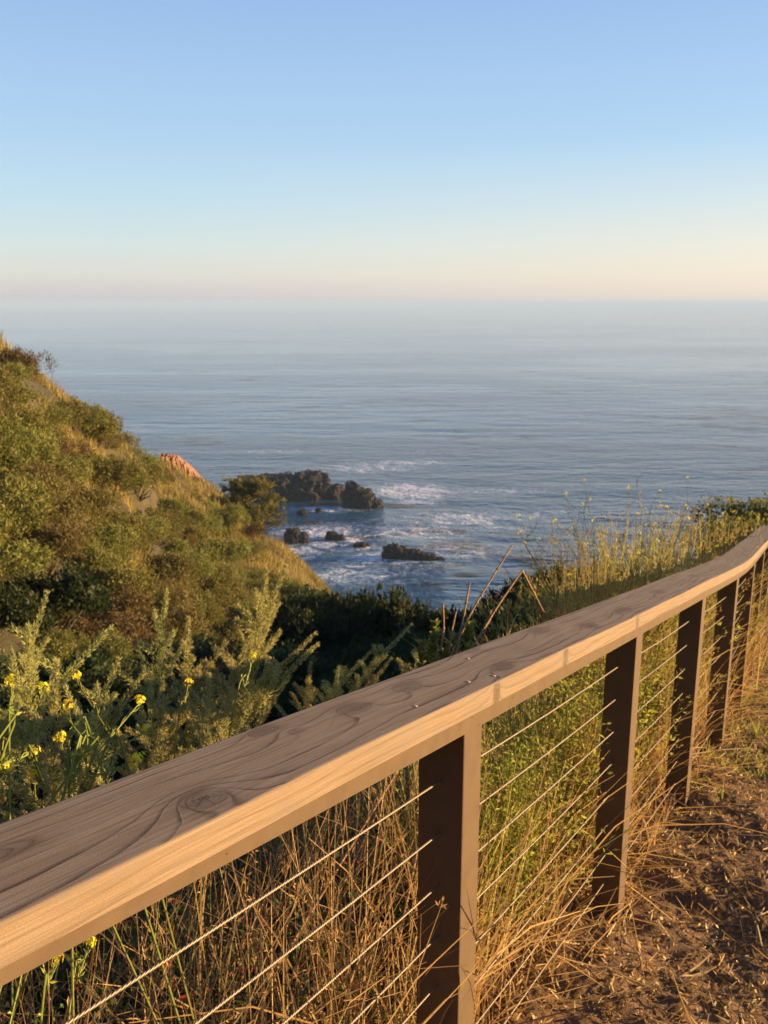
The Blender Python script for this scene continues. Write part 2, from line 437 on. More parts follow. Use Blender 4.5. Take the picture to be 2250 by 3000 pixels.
# ------------------------------------------------------------------ sea
def build_sea():
    t = NT('sea water'); p = t.pos(); x, y, z = t.xyz(p)
    flat = t.comb(x, y, 0.0)
    # swell runs nearly across the view
    w1 = t.noise(t.mapping(flat, (.35, 1, 1), (0, 0, math.radians(8))), .11, 3, .55)
    w2 = t.noise(t.mapping(flat, (.6, 1, 1), (0, 0, math.radians(-6))), .45, 4, .62)
    w3 = t.noise(t.mapping(flat, (.6, 1, 1)), 1.5, 4, .65)
    slick = t.ramp(t.noise(t.mapping(flat, (.35, 1, 1), (0, 0, math.radians(12)), (40, 10, 0)), .010, 3, .5, 1.2), [(.40, 0.35), (.58, 1.0)])
    h = t.math('ADD', t.math('MULTIPLY', w1, 1.9), t.math('MULTIPLY', t.math('ADD', t.math('MULTIPLY', w2, 1.2), t.math('MULTIPLY', w3, .26)), slick))
    shore = t.ramp(t.math('DIVIDE', y, 1000.0), [(.13, 1.0), (.24, .55), (.48, .22), (1.0, .2)])   # choppier water close to the rocks
    h = t.math('MULTIPLY', h, shore)
    nb = t.bump(h, 1.0, 1.45)
    # foam: broken lacework near the rocks
    def spot(cx, cy, rx, ry):
        dx = t.math('DIVIDE', t.math('SUBTRACT', x, cx), rx); dy = t.math('DIVIDE', t.math('SUBTRACT', y, cy), ry)
        d2 = t.math('ADD', t.math('MULTIPLY', dx, dx), t.math('MULTIPLY', dy, dy))
        return t.math('EXPONENT', t.math('MULTIPLY', d2, -1.0))
    area = None
    for xd, yd, rx, ry, a in [(880, 1060, 11, 9, 1.15), (800, 1010, 12, 9, .85), (700, 1150, 9, 6, 1.0), (640, 1190, 7, 5, .9), (1000, 1120, 16, 8, .8), (900, 1150, 12, 7, .8),
                              (860, 1200, 13, 8, .8), (1060, 1140, 10, 6, .7), (1210, 1110, 9, 4, .75), (600, 975, 22, 6, .55), (980, 980, 26, 7, .45), (480, 1060, 8, 6, .9), (760, 1240, 12, 6, .75), (1000, 1190, 12, 6, .65), (905, 1085, 4.5, 2.2, 1.25), (990, 1114, 3.2, 1.6, 1.25), (700, 1178, 4.5, 2.5, 1.2), (630, 1188, 3, 1.8, 1.15), (755, 1168, 2.5, 2, 1.2), (790, 1075, 3, 3, 1.1), (880, 1208, 6, 2.4, 1.05), (700, 1100, 8, 2.5, 1.0), (1100, 1060, 14, 5, .7), (860, 1000, 14, 5, .8)]:
        c = on_z(xd, yd, SEA_Z); s_ = t.math('MULTIPLY', spot(float(c[0]), float(c[1]), rx, ry), a)
        area = s_ if area is None else t.math('MAXIMUM', area, s_)
    n1 = t.noise(t.mapping(flat, (.85, 1, 1), (0, 0, .5)), .26, 6, .66, 2.4)
    web = t.math('SUBTRACT', 1.0, t.math('MULTIPLY', t.math('ABSOLUTE', t.math('SUBTRACT', n1, .5)), 8.0), clamp=True)
    n2 = t.noise(t.mapping(flat, (.8, 1, 1), (0, 0, .3), (31, 7, 0)), .22, 7, .74, 2.0)
    solid = t.ramp(t.math('ADD', t.math('MULTIPLY', area, .40), n2), [(.79, 0.0), (.83, 1.0)])
    spk = t.ramp(t.noise(flat, 1.6, 5, .75), [(.40, .1), (.52, 1.0)])
    veil = t.math('MULTIPLY', t.math('MULTIPLY', web, t.ramp(area, [(.16, 0.0), (.75, .9)])), t.ramp(n2, [(.38, .25), (.56, 1.0)]))
    foam = t.math('MULTIPLY', t.math('MAXIMUM', solid, veil), spk, clamp=True)
    milky = t.ramp(t.math('ADD', t.math('MULTIPLY', area, .55), t.noise(flat, .06, 3)), [(.70, 0.0), (1.05, .4)])
    kelp = t.ramp(t.math('MULTIPLY', t.noise(t.mapping(flat, (.35, 1, 1)), .16, 4, .7), t.ramp(t.noise(flat, .012, 2), [(.45, .75), (.6, 1.05)])), [(.535, 0.0), (.58, .95)])
    deep = t.mix(milky, (.016, .080, .150), (.09, .27, .32))
    base = t.mix(foam, t.mix(kelp, deep, (.02, .018, .012)), (.78, .77, .74))
    t.set(Base_Color=base, Roughness=t.math('MULTIPLY_ADD', foam, .5, .08), Normal=nb, IOR=1.55)
    t._in(t.bsdf.inputs['Specular IOR Level'], t.math('MULTIPLY_ADD', kelp, -.45, .5))
    S = 30000.0
    mb = MB(); ys = [20, 400, 2000, 10000, S]; xs = [-S, -4000, -400, 400, 4000, S]
    V = [(a, b, SEA_Z) for b in ys for a in xs]; w = len(xs)
    F = [(j * w + i, j * w + i + 1, (j + 1) * w + i + 1, (j + 1) * w + i) for j in range(len(ys) - 1) for i in range(w - 1)]
    mb.add(V, F)
    o = mb.build('sea', t.m); o['kind'] = 'structure'
build_sea()

# ------------------------------------------------------------------ rocks in the surf
def rock_mat():
    t = NT('sea rock'); p = t.tex()
    n = t.noise(p, .7, 6, .65); n2 = t.noise(p, 3.0, 4, .7)
    c = t.ramp(n, [(.3, (.004, .0035, .003)), (.55, (.010, .008, .007)), (.75, (.034, .023, .016))])
    return t.set(Base_Color=c, Roughness=.8, Normal=t.bump(t.math('ADD', n, n2), .9, .35))
M['rock'] = rock_mat()

def rock_mesh(lumps, seed, mb):
    """one craggy body of overlapping, broken boulders"""
    import bmesh
    from mathutils import noise
    bm = bmesh.new(); bmesh.ops.create_icosphere(bm, subdivisions=5, radius=1.0)
    base = np.array([v.co[:] for v in bm.verts]); F = np.array([[v.index for v in f.verts] for f in bm.faces]); bm.free()
    for k, (lx, ly, rx, ry, hh) in enumerate(lumps):
        v = np.sign(base) * np.abs(base) ** (.62 if len(lumps) > 4 else .78)
        P = v * np.array([rx, ry, hh])
        w = min(rx, hh * 1.3)
        d = np.empty(len(P))
        for i, p in enumerate(P):
            q = Vector((p[0] / w + seed * 3.1 + k, p[1] / w, p[2] / w))
            c = noise.noise(q * 1.1) * .5
            r = 1 - abs(noise.noise(q * 2.3 + Vector((5, 2, 1)))) * 2
            d[i] = c * .24 + (r - .5) * .12 + noise.fractal(q * 4, .7, 2.0, 5) * .15
        P = P * (1 + d[:, None] * np.array([.75, .75, 1.0])) + np.array([lx, ly, 0])
        mb.add(P, F)

def rock(xd, yd, lumps, seed, label):
    c = on_z(xd, yd, SEA_Z)
    mb = MB(); rock_mesh(lumps, seed, mb)
    o = mb.build('sea_rock', M['rock']); o.location = (c[0], c[1], SEA_Z); o.rotation_euler = (0, 0, -math.atan2(c[0], c[1]))
    tag(o, label, 'rock', 'rocks standing in the surf')
rock(634, 1076, [(-7.6, .6, 3.6, 3.2, 4.2), (-4, 0, 5.6, 3.4, 4.4), (.5, 0, 5.6, 3.2, 4.0), (3.4, .3, 3.6, 2.9, 4.7), (6.4, 0, 3.2, 2.4, 2.4)], 3, 'largest dark flat topped rock in the surf behind the small pine')
rock(778, 1093, [(-1.2, 0, 1.9, 2.0, 4.2), (.6, -.2, 2.0, 2.0, 3.2), (2.2, -.3, 1.9, 1.6, 1.5)], 5, 'peaked rock standing at the right end of the largest sea rock')
rock(640, 1170, [(-.5, 0, 1.3, 1.3, 2.1), (.8, 0, 1.1, 1.1, 1.5)], 8, 'round dark boulder in the surf just right of the grassy slope')
rock(724, 1165, [(-.5, .2, 1.1, .7, 1.2), (.7, -.3, .8, .6, .8)], 11, 'small low rock surrounded by white foam between two boulders')
rock(885, 1205, [(-2.0, .4, 1.9, 1.4, 1.75), (.2, 0, 1.9, 1.3, 1.25), (2.1, -.4, 1.7, 1.1, .9), (3.9, -.7, 1.1, .6, .35)], 14, 'long low brown rock nearest the gully in the surf')
rock(653, 1112, [(0, 0, .9, .7, .9)], 17, 'tiny rock awash below the largest sea rock')
rock(688, 1106, [(0, 0, .6, .5, .7)], 19, 'smallest rock tip awash below the peaked rock')
rock(778, 1180, [(0, 0, 1.0, .7, .6), (.9, .2, .6, .5, .4)], 21, 'low wet rock left of the long brown rock')

# ------------------------------------------------------------------ fence
def wood_mat(knots):
    t = NT('weathered timber')
    uvn = t.n.new('ShaderNodeUVMap'); uvn.uv_map = 'UVMap'
    u, v, _ = t.xyz(uvn.outputs[0])
    uv = t.comb(u, v, 0.0)
    warp = t.noise(t.mapping(uv, (2.2, 9, 1)), 1.0, 3, .5)
    F = t.math('ADD', v, t.math('MULTIPLY', t.math('SUBTRACT', warp, .5), .045))
    F = t.math('ADD', F, t.math('MULTIPLY', u, .012))
    core = None; rings = None; halo = None
    for (ku, kv, a, b, amp) in knots:
        du = t.math('DIVIDE', t.math('SUBTRACT', u, ku), a); dv = t.math('DIVIDE', t.math('SUBTRACT', v, kv), b)
        d2 = t.math('ADD', t.math('MULTIPLY', du, du), t.math('MULTIPLY', dv, dv))
        d = t.math('SQRT', d2)
        F = t.math('ADD', F, t.math('MULTIPLY', t.math('EXPONENT', t.math('MULTIPLY', d, -.75)), amp))
        c = t.math('SUBTRACT', 1.0, d, clamp=True)
        core = c if core is None else t.math('MAXIMUM', core, c)
        dw = t.math('ADD', d, t.math('MULTIPLY', t.math('SUBTRACT', warp, .5), .35))
        rg = t.math('MULTIPLY', t.ramp(t.math('FRACT', t.math('MULTIPLY', dw, 4.3)), [(0, 0.0), (.5, .1), (.85, 1.0), (1.0, 0.0)]), t.ramp(dw, [(.0, .9), (.75, .8), (1.0, 1.0), (1.08, 1.0), (1.35, 0.0)]))
        hl = t.math('EXPONENT', t.math('MULTIPLY', dw, -1.15)); halo = hl if halo is None else t.math('MAXIMUM', halo, hl)
        rings = rg if rings is None else t.math('MAXIMUM', rings, rg)
    Fw = t.math('ADD', t.math('MULTIPLY', F, 62.0), t.math('MULTIPLY', t.noise(t.comb(t.math('MULTIPLY', F, 16.0), 0.0, 0.0), 1.0, 2), 2.2))
    fib2 = t.noise(t.mapping(uv, (3.5, 130, 1), (0, 0, 0), (3, 1, 0)), 1.0, 4, .65)
    fr = t.math('FRACT', Fw)
    each = t.ramp(t.noise(t.comb(t.math('FLOOR', Fw), 3.3, 0.0), .73, 1), [(.36, .15), (.56, 1.0)])
    late = t.math('MULTIPLY', t.ramp(fr, [(0, 0.0), (.70, .10), (.93, 1.0), (1.0, 0.0)]), each)
    fib = t.noise(t.mapping(uv, (6, 420, 1)), 1.0, 3, .7)
    blot = t.noise(t.mapping(uv, (5, 18, 1)), 1.0, 4, .6)
    base = t.mix(blot, (.215, .157, .103), (.325, .243, .165))
    base = t.mix(t.ramp(fib, [(.40, 0.0), (.70, .62)]), base, (.115, .082, .056))
    topface = t.math('LESS_THAN', v, W_CAP - .001)
    worn = t.mix(t.math('MULTIPLY_ADD', t.ramp(fib2, [(.40, 0.0), (.62, 1.0)]), .6, t.math('MULTIPLY', t.ramp(fib, [(.36, 0.0), (.64, 1.0)]), .5), clamp=True), t.mix(.62, base, (.190, .163, .130)), t.mix(.75, base, (.066, .055, .043)))
    base = t.mix(t.math('MULTIPLY', topface, .88), base, worn)
    lineamt = t.math('MULTIPLY', t.math('MULTIPLY', late, 1.7), t.ramp(t.noise(t.mapping(uv, (3, 20, 1), (0, 0, 0), (7, 3, 0)), 1.0, 3), [(.36, .35), (.60, .9)]))
    base = t.mix(t.math('MULTIPLY', t.math('MINIMUM', lineamt, .92), t.math('MULTIPLY_ADD', topface, .68, .32)), base, (.034, .023, .016))
    base = t.mix(t.ramp(halo, [(.12, 0.0), (.45, .42), (1.0, .55)]), base, (.060, .042, .031))
    kc = t.ramp(core, [(.0, 0.0), (.10, .45), (.3, .22), (.7, .25), (1.0, .6)])
    base = t.mix(t.math('MULTIPLY', rings, .85), base, (.032, .022, .016))
    base = t.mix(kc, base, t.mix(fib, (.05, .032, .023), (.11, .072, .048)))
    ku, kv = knots[0][0], knots[0][1]
    for ang_, ln in ((.35, .034), (1.75, .017), (2.75, .024)):
        ca, sa = math.cos(ang_), math.sin(ang_)
        du = t.math('SUBTRACT', u, ku); dv = t.math('SUBTRACT', v, kv)
        al = t.math('ADD', t.math('MULTIPLY', du, ca), t.math('MULTIPLY', dv, sa)); ac = t.math('SUBTRACT', t.math('MULTIPLY', dv, ca), t.math('MULTIPLY', du, sa))
        ac = t.math('ADD', ac, t.math('MULTIPLY', t.math('SUBTRACT', t.noise(uv, 90, 2), .5), .006))
        cr_ = t.math('MULTIPLY', t.math('LESS_THAN', t.math('ABSOLUTE', ac), .0009), t.math('LESS_THAN', t.math('ABSOLUTE', t.math('SUBTRACT', al, ln * .3)), ln * .7))
        base = t.mix(t.math('MULTIPLY', cr_, .85), base, (.018, .012, .009))
    chk = t.ramp(t.noise(t.mapping(uv, (1.3, 160, 1), (0, 0, 0), (0, 5, 0)), 1.0, 2, .5), [(.70, 0.0), (.74, 1.0)])
    base = t.mix(t.math('MULTIPLY', chk, .6), base, (.03, .02, .015))
    pit = t.noise(t.mapping(uv, (420, 700, 1)), 1.0, 3, .7)
    base = t.mix(t.ramp(pit, [(.52, 0.0), (.70, .55)]), base, (.10, .072, .05))
    grey = t.noise(t.mapping(uv, (7, 26, 1), (0, 0, 0), (2, 9, 0)), 1.0, 4, .65)
    base = t.mix(t.ramp(grey, [(.45, 0.0), (.7, .5)]), base, (.19, .165, .14))
    h = t.math('ADD', t.math('MULTIPLY', fib, .5), t.math('ADD', t.math('MULTIPLY', late, -.25), t.math('MULTIPLY', chk, -1.0)))
    grain = t.noise(t.mapping(uv, (900, 900, 1)), 1.0, 2)
    h = t.math('ADD', h, t.math('MULTIPLY', grain, .5))
    t.set(Base_Color=base, Roughness=.82, Normal=t.bump(h, .55, .0012))
    t.bsdf.inputs['Specular IOR Level'].default_value = .3
    return t.m

def steel_mat():
    t = NT('brown painted steel'); p = t.tex()
    n = t.noise(p, 30, 4); n2 = t.noise(t.mapping(p, (1, 1, 1)), 400, 2)
    c = t.ramp(n, [(.3, (.112, .078, .049)), (.7, (.132, .094, .060))])
    scuff = t.ramp(t.noise(t.mapping(p, (9, 9, 60)), 1.0, 4, .6), [(.72, 0.0), (.75, .8)])
    c = t.mix(scuff, c, (.03, .015, .008))
    c = t.mix(t.ramp(t.noise(t.mapping(p, (60, 60, 140)), 1.0, 3, .6), [(.70, 0.0), (.73, .8)]), c, (.035, .018, .01))
    t.bsdf.inputs['Specular IOR Level'].default_value = .15
    return t.set(Base_Color=c, Roughness=.65, Normal=t.bump(n2, .25, .0008))
M['steel'] = steel_mat()
def cable_mat():
    t = NT('stainless wire rope')
    uvn = t.n.new('ShaderNodeUVMap'); uvn.uv_map = 'UVMap'
    u, v, _ = t.xyz(uvn.outputs[0])
    st_ = t.math('FRACT', t.math('ADD', t.math('MULTIPLY', u, 160.0), t.math('MULTIPLY', v, 3.0)))
    h = t.math('SINE', t.math('MULTIPLY', st_, math.pi))
    c = t.ramp(h, [(.1, (.08, .065, .05)), (.7, (.24, .20, .15))])
    return t.set(Base_Color=c, Metallic=.5, Roughness=.5, Normal=t.bump(h, .8, .0006))
M['cable'] = cable_mat()

S_BEND = 3.0                               # beyond this the run curves gently
_BS = np.arange(0, 5.0, .02)
_hd0 = math.atan2(DH[0], DH[1]); _hd1 = math.radians(26.5)
_bw = np.clip(_BS / 1.5, 0, 1); _bw = _bw * _bw * (3 - 2 * _bw)
_bh = _hd0 + (_hd1 - _hd0) * _bw; _bs = SL + (-.18 - SL) * _bw
_BP = np.concatenate([[[0, 0, 0]], np.cumsum(np.stack([np.sin(_bh), np.cos(_bh), _bs], -1) * .02, 0)])[:-1]
def rail_pt(s):                            # front top edge of the cap; s is plan length
    if s <= S_BEND: return P0 + np.array([DH[0], DH[1], SL]) * s
    b = P0 + np.array([DH[0], DH[1], SL]) * S_BEND
    return b + np.array([np.interp(s - S_BEND, _BS, _BP[:, k]) for k in range(3)])
def rail_dir(s):
    if s <= S_BEND: return DH3
    h = float(np.interp(s - S_BEND, _BS, _bh)); return np.array([math.sin(h), math.cos(h), 0.0])
def rail_n(s):
    d = rail_dir(s); return np.array([-d[1], d[0], 0.0])

def to_rail(xd, yd):                       # pixel on the cap's top -> (s, across from the front edge)
    r = ray(xd, yd)
    A = np.array([[DH[0], NL[0], -r[0]], [DH[1], NL[1], -r[1]], [SL, 0, -r[2]]])
    s, t, k = np.linalg.solve(A, -P0); return s, t
W_CAP, T_CAP = .14, .038
def build_fence():
    root = empty('cable_fence', (0, 0, 0))
    tag(root, 'weathered timber topped fence with brown steel posts and wire cables beside the path', 'fence')
    # --- timber handrail: rounded rectangle swept along the run, uv in metres
    knots = []
    for xd, yd, a, b, amp in [(440, 1722, .034, .021, .105), (765, 1532, .042, .019, .085), (880, 1484, .042, .019, .075), (1085, 1440, .05, .018, .07), (640, 1580, .016, .008, .03),
                              (1165, 1362, .06, .02, .05), (1345, 1318, .07, .02, .05), (1420, 1278, .06, .02, .05), (1010, 1405, .05, .02, .04), (1500, 1245, .06, .02, .05), (1270, 1350, .05, .02, .04), (570, 1580, .03, .012, .04)]:
        s, t = to_rail(xd, yd); knots.append((s, W_CAP - t, a, b, amp))
    for xd, yd in ((1100, 1480), (1235, 1405), (1390, 1330)):
        s, t = to_rail(xd, yd); knots.append((s, 1.018, .014, .03, .03))
    s0, t0 = to_rail(30, 1900); knots.append((s0 - .02, .05, .09, .018, .05))
    wm = wood_mat(knots)
    r = .0035
    prof = []                              # (across from front edge, z below top, v)
    def arc(cx, cz, a0, a1):
        for k in range(4):
            a = a0 + (a1 - a0) * k / 3; prof.append((cx + r * math.cos(a), cz + r * math.sin(a)))
    arc(r, -r, math.pi, math.pi / 2)                 # front top edge (across measured seaward)
    arc(W_CAP - r, -r, math.pi / 2, 0)
    prof += [(W_CAP, -T_CAP), (.0012, -T_CAP), (0.0, -T_CAP + .0012)]
    prof = np.array(prof)
    # unrolled v: top face v = W - across, front face continues W .. W+T
    def vof(c, z):
        if z > -r - 1e-6 and c > r * .3: return W_CAP - c
        if c <= r + 1e-6: return 1.0 + max(-z, 0) if z > -T_CAP + r * .2 else 1.0 + T_CAP + c
        if c >= W_CAP - r - 1e-6: return z
        return 1.0 + T_CAP + c
    svals = np.concatenate([np.arange(-2.0, S_BEND, .06), [S_BEND], np.arange(S_BEND + .06, 7.6, .08)])
    V = []; U = []
    rngw = np.random.RandomState(2)
    for s in svals:
        p = rail_pt(s); n = rail_n(s) if abs(s - S_BEND) > 1e-6 else nrm(rail_n(s - 1) + rail_n(s + 1))
        wob = .0012 * math.sin(s * 3.1) + .0008 * math.sin(s * 7.7 + 1)
        for c, z in prof:
            V.append(p + n * c + np.array([0, 0, z + wob])); U.append((s, vof(c, z)))
    V = np.array(V); m = len(prof); k = len(svals)
    i = (np.arange(k - 1) * m)[:, None] + np.arange(m)[None]; i2 = (np.arange(k - 1) * m)[:, None] + ((np.arange(m) + 1) % m)[None]
    F = np.stack([i, i2, i2 + m, i + m], -1).reshape(-1, 4)
    mb = MB(); mb.add(V, F)
    mb.f.setdefault(m, []).append(np.arange(m)[None]); mb.f[m].append(((k - 1) * m + np.arange(m))[::-1][None])
    o = mb.build('handrail', wm, root, smooth=True)
    uvl = o.data.uv_layers.new(name='UVMap'); U = np.array(U)
    li = np.empty(len(o.data.loops), int); o.data.loops.foreach_get('vertex_index', li)
    uvl.data.foreach_set('uv', U[li].ravel().astype(np.float32))
    # fix the wrap-around seam: give each face a consistent v
    o.data.polygons.foreach_set('use_smooth', np.zeros(len(o.data.polygons), bool))
    # --- steel tube under the timber
    mb = MB(); pts = []
    sv = np.concatenate([np.arange(-2.0, S_BEND, .25), [S_BEND], np.arange(S_BEND + .25, 7.6, .25)])
    for s in sv:
        p = rail_pt(s); n = rail_n(s) if abs(s - S_BEND) > 1e-6 else nrm(rail_n(s - 1) + rail_n(s + 1))
        lo = -.066 if s > .37 else -.066 + .011 * min(1, (.37 - s) / .9)
        for c, z in ((.004, -T_CAP - .0005), (.075, -T_CAP - .0005), (.075, lo), (.004, lo)):
            pts.append(p + n * c + np.array([0, 0, z]))
    i = (np.arange(len(sv) - 1) * 4)[:, None] + np.arange(4)[None]; i2 = (np.arange(len(sv) - 1) * 4)[:, None] + ((np.arange(4) + 1) % 4)[None]
    mb.add(pts, np.stack([i, i2, i2 + 4, i + 4], -1).reshape(-1, 4))
    mb.f[4].append(np.array([[0, 1, 2, 3]])); mb.f[4].append(((len(sv) - 1) * 4 + np.array([3, 2, 1, 0]))[None])
    mb.build('rail_beam', M['steel'], root)
    # --- posts
    SV = [v * CH for v in (-.775, .372, 1.517, 2.558, 3.497)] + [4.36, 5.35, 6.45]
    holes = []
    for s in SV:
        p = rail_pt(s); d = rail_dir(s); n = rail_n(s)
        top = -.0665; h = 1.12
        mb = MB(); hw = .036; dw = .0405; rr = .003
        prof2 = []
        for cx, cy, a0 in ((hw - rr, dw - rr, 0), (-hw + rr, dw - rr, 90), (-hw + rr, -dw + rr, 180), (hw - rr, -dw + rr, 270)):
            for q in range(3):
                a = math.radians(a0 + q * 45); prof2.append((cx + rr * math.cos(a), cy + rr * math.sin(a)))
        c = p + d * hw + n * (.0045 + dw)
        sl = SL if s <= S_BEND + .6 else -.16
        Vt = [c + d * a + n * b + np.array([0, 0, top + sl * a]) for a, b in prof2]; Vb = [c + d * a + n * b + np.array([0, 0, -h]) for a, b in prof2]
        q = len(prof2); j = np.arange(q); j2 = (j + 1) % q
        mb.add(Vt + Vb, np.stack([j + q, j2 + q, j2, j], -1)); mb.f.setdefault(q, []).append(j[None]); mb.f[q].append((j[::-1] + q)[None])
        mb.build('post', M['steel'], root, smooth=False)
        holes.append((s, c))
    # --- cables
    for kk, off in enumerate((.158, .253, .350, .448, .545, .638, .733, .829, .931)):
        pts = [rail_pt(-2.0) + rail_n(-2) * .045 + np.array([0, 0, -off])]
        for a, b in zip([-2.0] + SV, SV + [7.5]):
            for f in (.25, .5, .75, 1.0):
                s = a + (b - a) * f; p = rail_pt(s) + rail_n(s) * .045 + np.array([0, 0, -off - .004 * math.sin(f * math.pi) * (1 + .4 * math.sin(kk * 2.3 + a))])
                pts.append(p)
        mb = MB(); mb.tube(pts, .0018, 8)
        o = mb.build('cable', M['cable'], root, smooth=True)
        L = np.concatenate([[0], np.cumsum(np.linalg.norm(np.diff(np.array(pts), axis=0), axis=1))])
        uvl = o.data.uv_layers.new(name='UVMap')
        li = np.empty(len(o.data.loops), int); o.data.loops.foreach_get('vertex_index', li)
        ring = np.minimum(li // 8, len(pts) - 1); sg = li % 8
        # keep v continuous over the wrap
        uvv = np.stack([L[ring], sg / 8.0], -1)
        for pl in o.data.polygons:
            if len(pl.vertices) == 4:
                lp = list(pl.loop_indices); vs = [uvv[q][1] for q in lp]
                if max(vs) - min(vs) > .5:
                    for q in lp:
                        if uvv[q][1] < .1: uvv[q][1] = 1.0
        uvl.data.foreach_set('uv', uvv.ravel().astype(np.float32))
    return SV
SV = build_fence()

# pale crumbs lying on the timber
def crumbs():
    t = NT('pale crumb'); n = t.noise(t.tex(), 300, 3)
    m = t.set(Base_Color=t.ramp(n, [(.3, (.26, .19, .12)), (.7, (.40, .31, .21))]), Roughness=.8)
    rng = np.random.RandomState(4)
    for (xd, yd, lab) in [(896, 1527, 'pale crumb alone on the handrail near the front edge'), (1010, 1474, 'pale crumb on the handrail, left one of the close pair'),
                          (1064, 1461, 'pale crumb on the handrail, right one of the close pair'), (1010, 1424, 'farthest pale crumb near the seaward edge of the handrail')]:
        s, tt = to_rail(xd, yd); p = rail_pt(s) + NL * tt
        mb = MB(); n_ = 8
        ring = []
        for k, (zz, rr) in enumerate(((-.0003, .7), (.0014, 1), (.003, .6))):
            for j in range(n_):
                a = j * 2 * math.pi / n_; q = rr * .0024 * (1 + .9 * rng.rand()); ring.append((q * 1.5 * math.cos(a), q * math.sin(a), zz * .7))
        i = np.arange(n_); i2 = (i + 1) % n_
        mb.add(ring, np.concatenate([np.stack([i, i2, i2 + n_, i + n_], -1), np.stack([i + n_, i2 + n_, i2 + 2 * n_, i + 2 * n_], -1)]))
        mb.f.setdefault(n_, []).append((i + 2 * n_)[None]); mb.f[n_].append(i[::-1][None])
        o = mb.build('crumb', m, smooth=True); o.location = p; tag(o, lab, 'crumb', 'pale crumbs on the handrail')
crumbs()

# ------------------------------------------------------------------ shrubs
def bush_mesh(name, seed, r=(1.0, 1.0, .8), lobes=9, tufts=170, per=26, leaf=(.075, .028), up=.6, lean=.3, mat=None, tuft_r=.11, parent=None):
    rng = np.random.RandomState(seed)
    lob = []
    for k in range(lobes):
        a = rng.rand() * 2 * np.pi; d = .68 * math.sqrt(rng.rand())
        lob.append((d * math.cos(a) * r[0], d * math.sin(a) * r[1], r[2] * (.35 + .35 * rng.rand()), (.27 + .22 * rng.rand())))
    tips = []; outs = []
    while len(tips) < tufts:
        lx, ly, lz, lr = lob[rng.randint(lobes)]
        d = nrm(rng.normal(size=3)); d[2] = abs(d[2]) * 1.1 - .25
        q = np.array([lx, ly, lz]) + d * lr * np.array([r[0], r[1], r[2]]) * (.72 + .4 * rng.rand())
        if q[2] < .03: continue
        tips.append(q); outs.append(d)
    tips = np.array(tips); outs = np.array(outs)
    P = np.repeat(tips, per, 0); D = np.repeat(outs, per, 0)
    n = len(P)
    ax = nrm(D * lean + np.array([0, 0, up]) + rng.normal(size=(n, 3)) * .12)
    P = P + ax * (rng.rand(n, 1) - .5) * tuft_r * 2.2 + rng.normal(size=(n, 3)) * tuft_r * .38
    dirs = ax * .8 + nrm(rng.normal(size=(n, 3))) * .75
    tint = np.clip(np.repeat(rng.rand(tufts), per) * .6 + rng.rand(n) * .4, 0, 1)
    mb = MB(); mb.leaves(P, dirs, leaf[0] * (.6 + .8 * rng.rand(n)), leaf[1] * (.7 + .6 * rng.rand(n)), rng, tint)
    fo = mb.build('foliage', mat, parent)
    sb = MB()
    for k in range(16):
        q = tips[rng.randint(tufts)]; b = np.array([rng.normal() * .06, rng.normal() * .06, -.15])
        mid = b * .45 + q * .55 + rng.normal(size=3) * .06 - np.array([0, 0, .08])
        sb.tube([b, mid, q], [.022, .013, .005], 5)
    sb.build('stem', M['bark'], parent)

def bush_proto(name, label, cat, group, **kw):
    root = empty(name); tag(root, label, cat, group)
    bush_mesh(name, parent=root, **kw)
    return root

PROTO = {}
gA, gB, gC = 'scrub bushes on the sunlit left hillside', 'shaded bushes in the gully', 'brown scrub on the left hillside'
PROTO['coyote'] = [bush_proto('coyote_bush', 'olive green leafy bush among the dense scrub on the sunlit left hillside', 'bush', gA, seed=10 + k, mat=M['coyote'], tufts=230, per=30, r=(1, 1, .85)) for k in range(4)]
PROTO['brown'] = [bush_proto('scrub_bush', 'brown twiggy half dry bush among the scrub on the left hillside', 'bush', gC, seed=30 + k, mat=M['brownscrub'], tufts=190, per=30, leaf=(.085, .018), r=(1, 1, .8)) for k in range(2)]
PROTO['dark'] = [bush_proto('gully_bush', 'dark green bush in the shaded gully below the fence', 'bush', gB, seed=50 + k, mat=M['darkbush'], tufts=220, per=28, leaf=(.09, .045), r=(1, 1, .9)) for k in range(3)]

def proj(p):
    w = p[1] * cp - p[2] * sp
    return (1125 + FOC * p[0] / w) / K, (1500 + FOC * (-p[1] * sp - p[2] * cp) / w) / K

_first = {}
def put(kind, loc, rz, sc, tilt=(0, 0), label=None):
    lst = PROTO[kind]; rng = _prng
    pr = lst[rng.randint(len(lst))]
    if pr.name not in _first:
        _first[pr.name] = 1
        pr.location = loc; pr.rotation_euler = (tilt[0], tilt[1], rz); pr.scale = sc if hasattr(sc, '__len__') else (sc,) * 3
        if label: pr['label'] = label
        return pr
    return copy_thing(pr, loc, rz, sc, label, None, tilt)
_prng = np.random.RandomState(99)

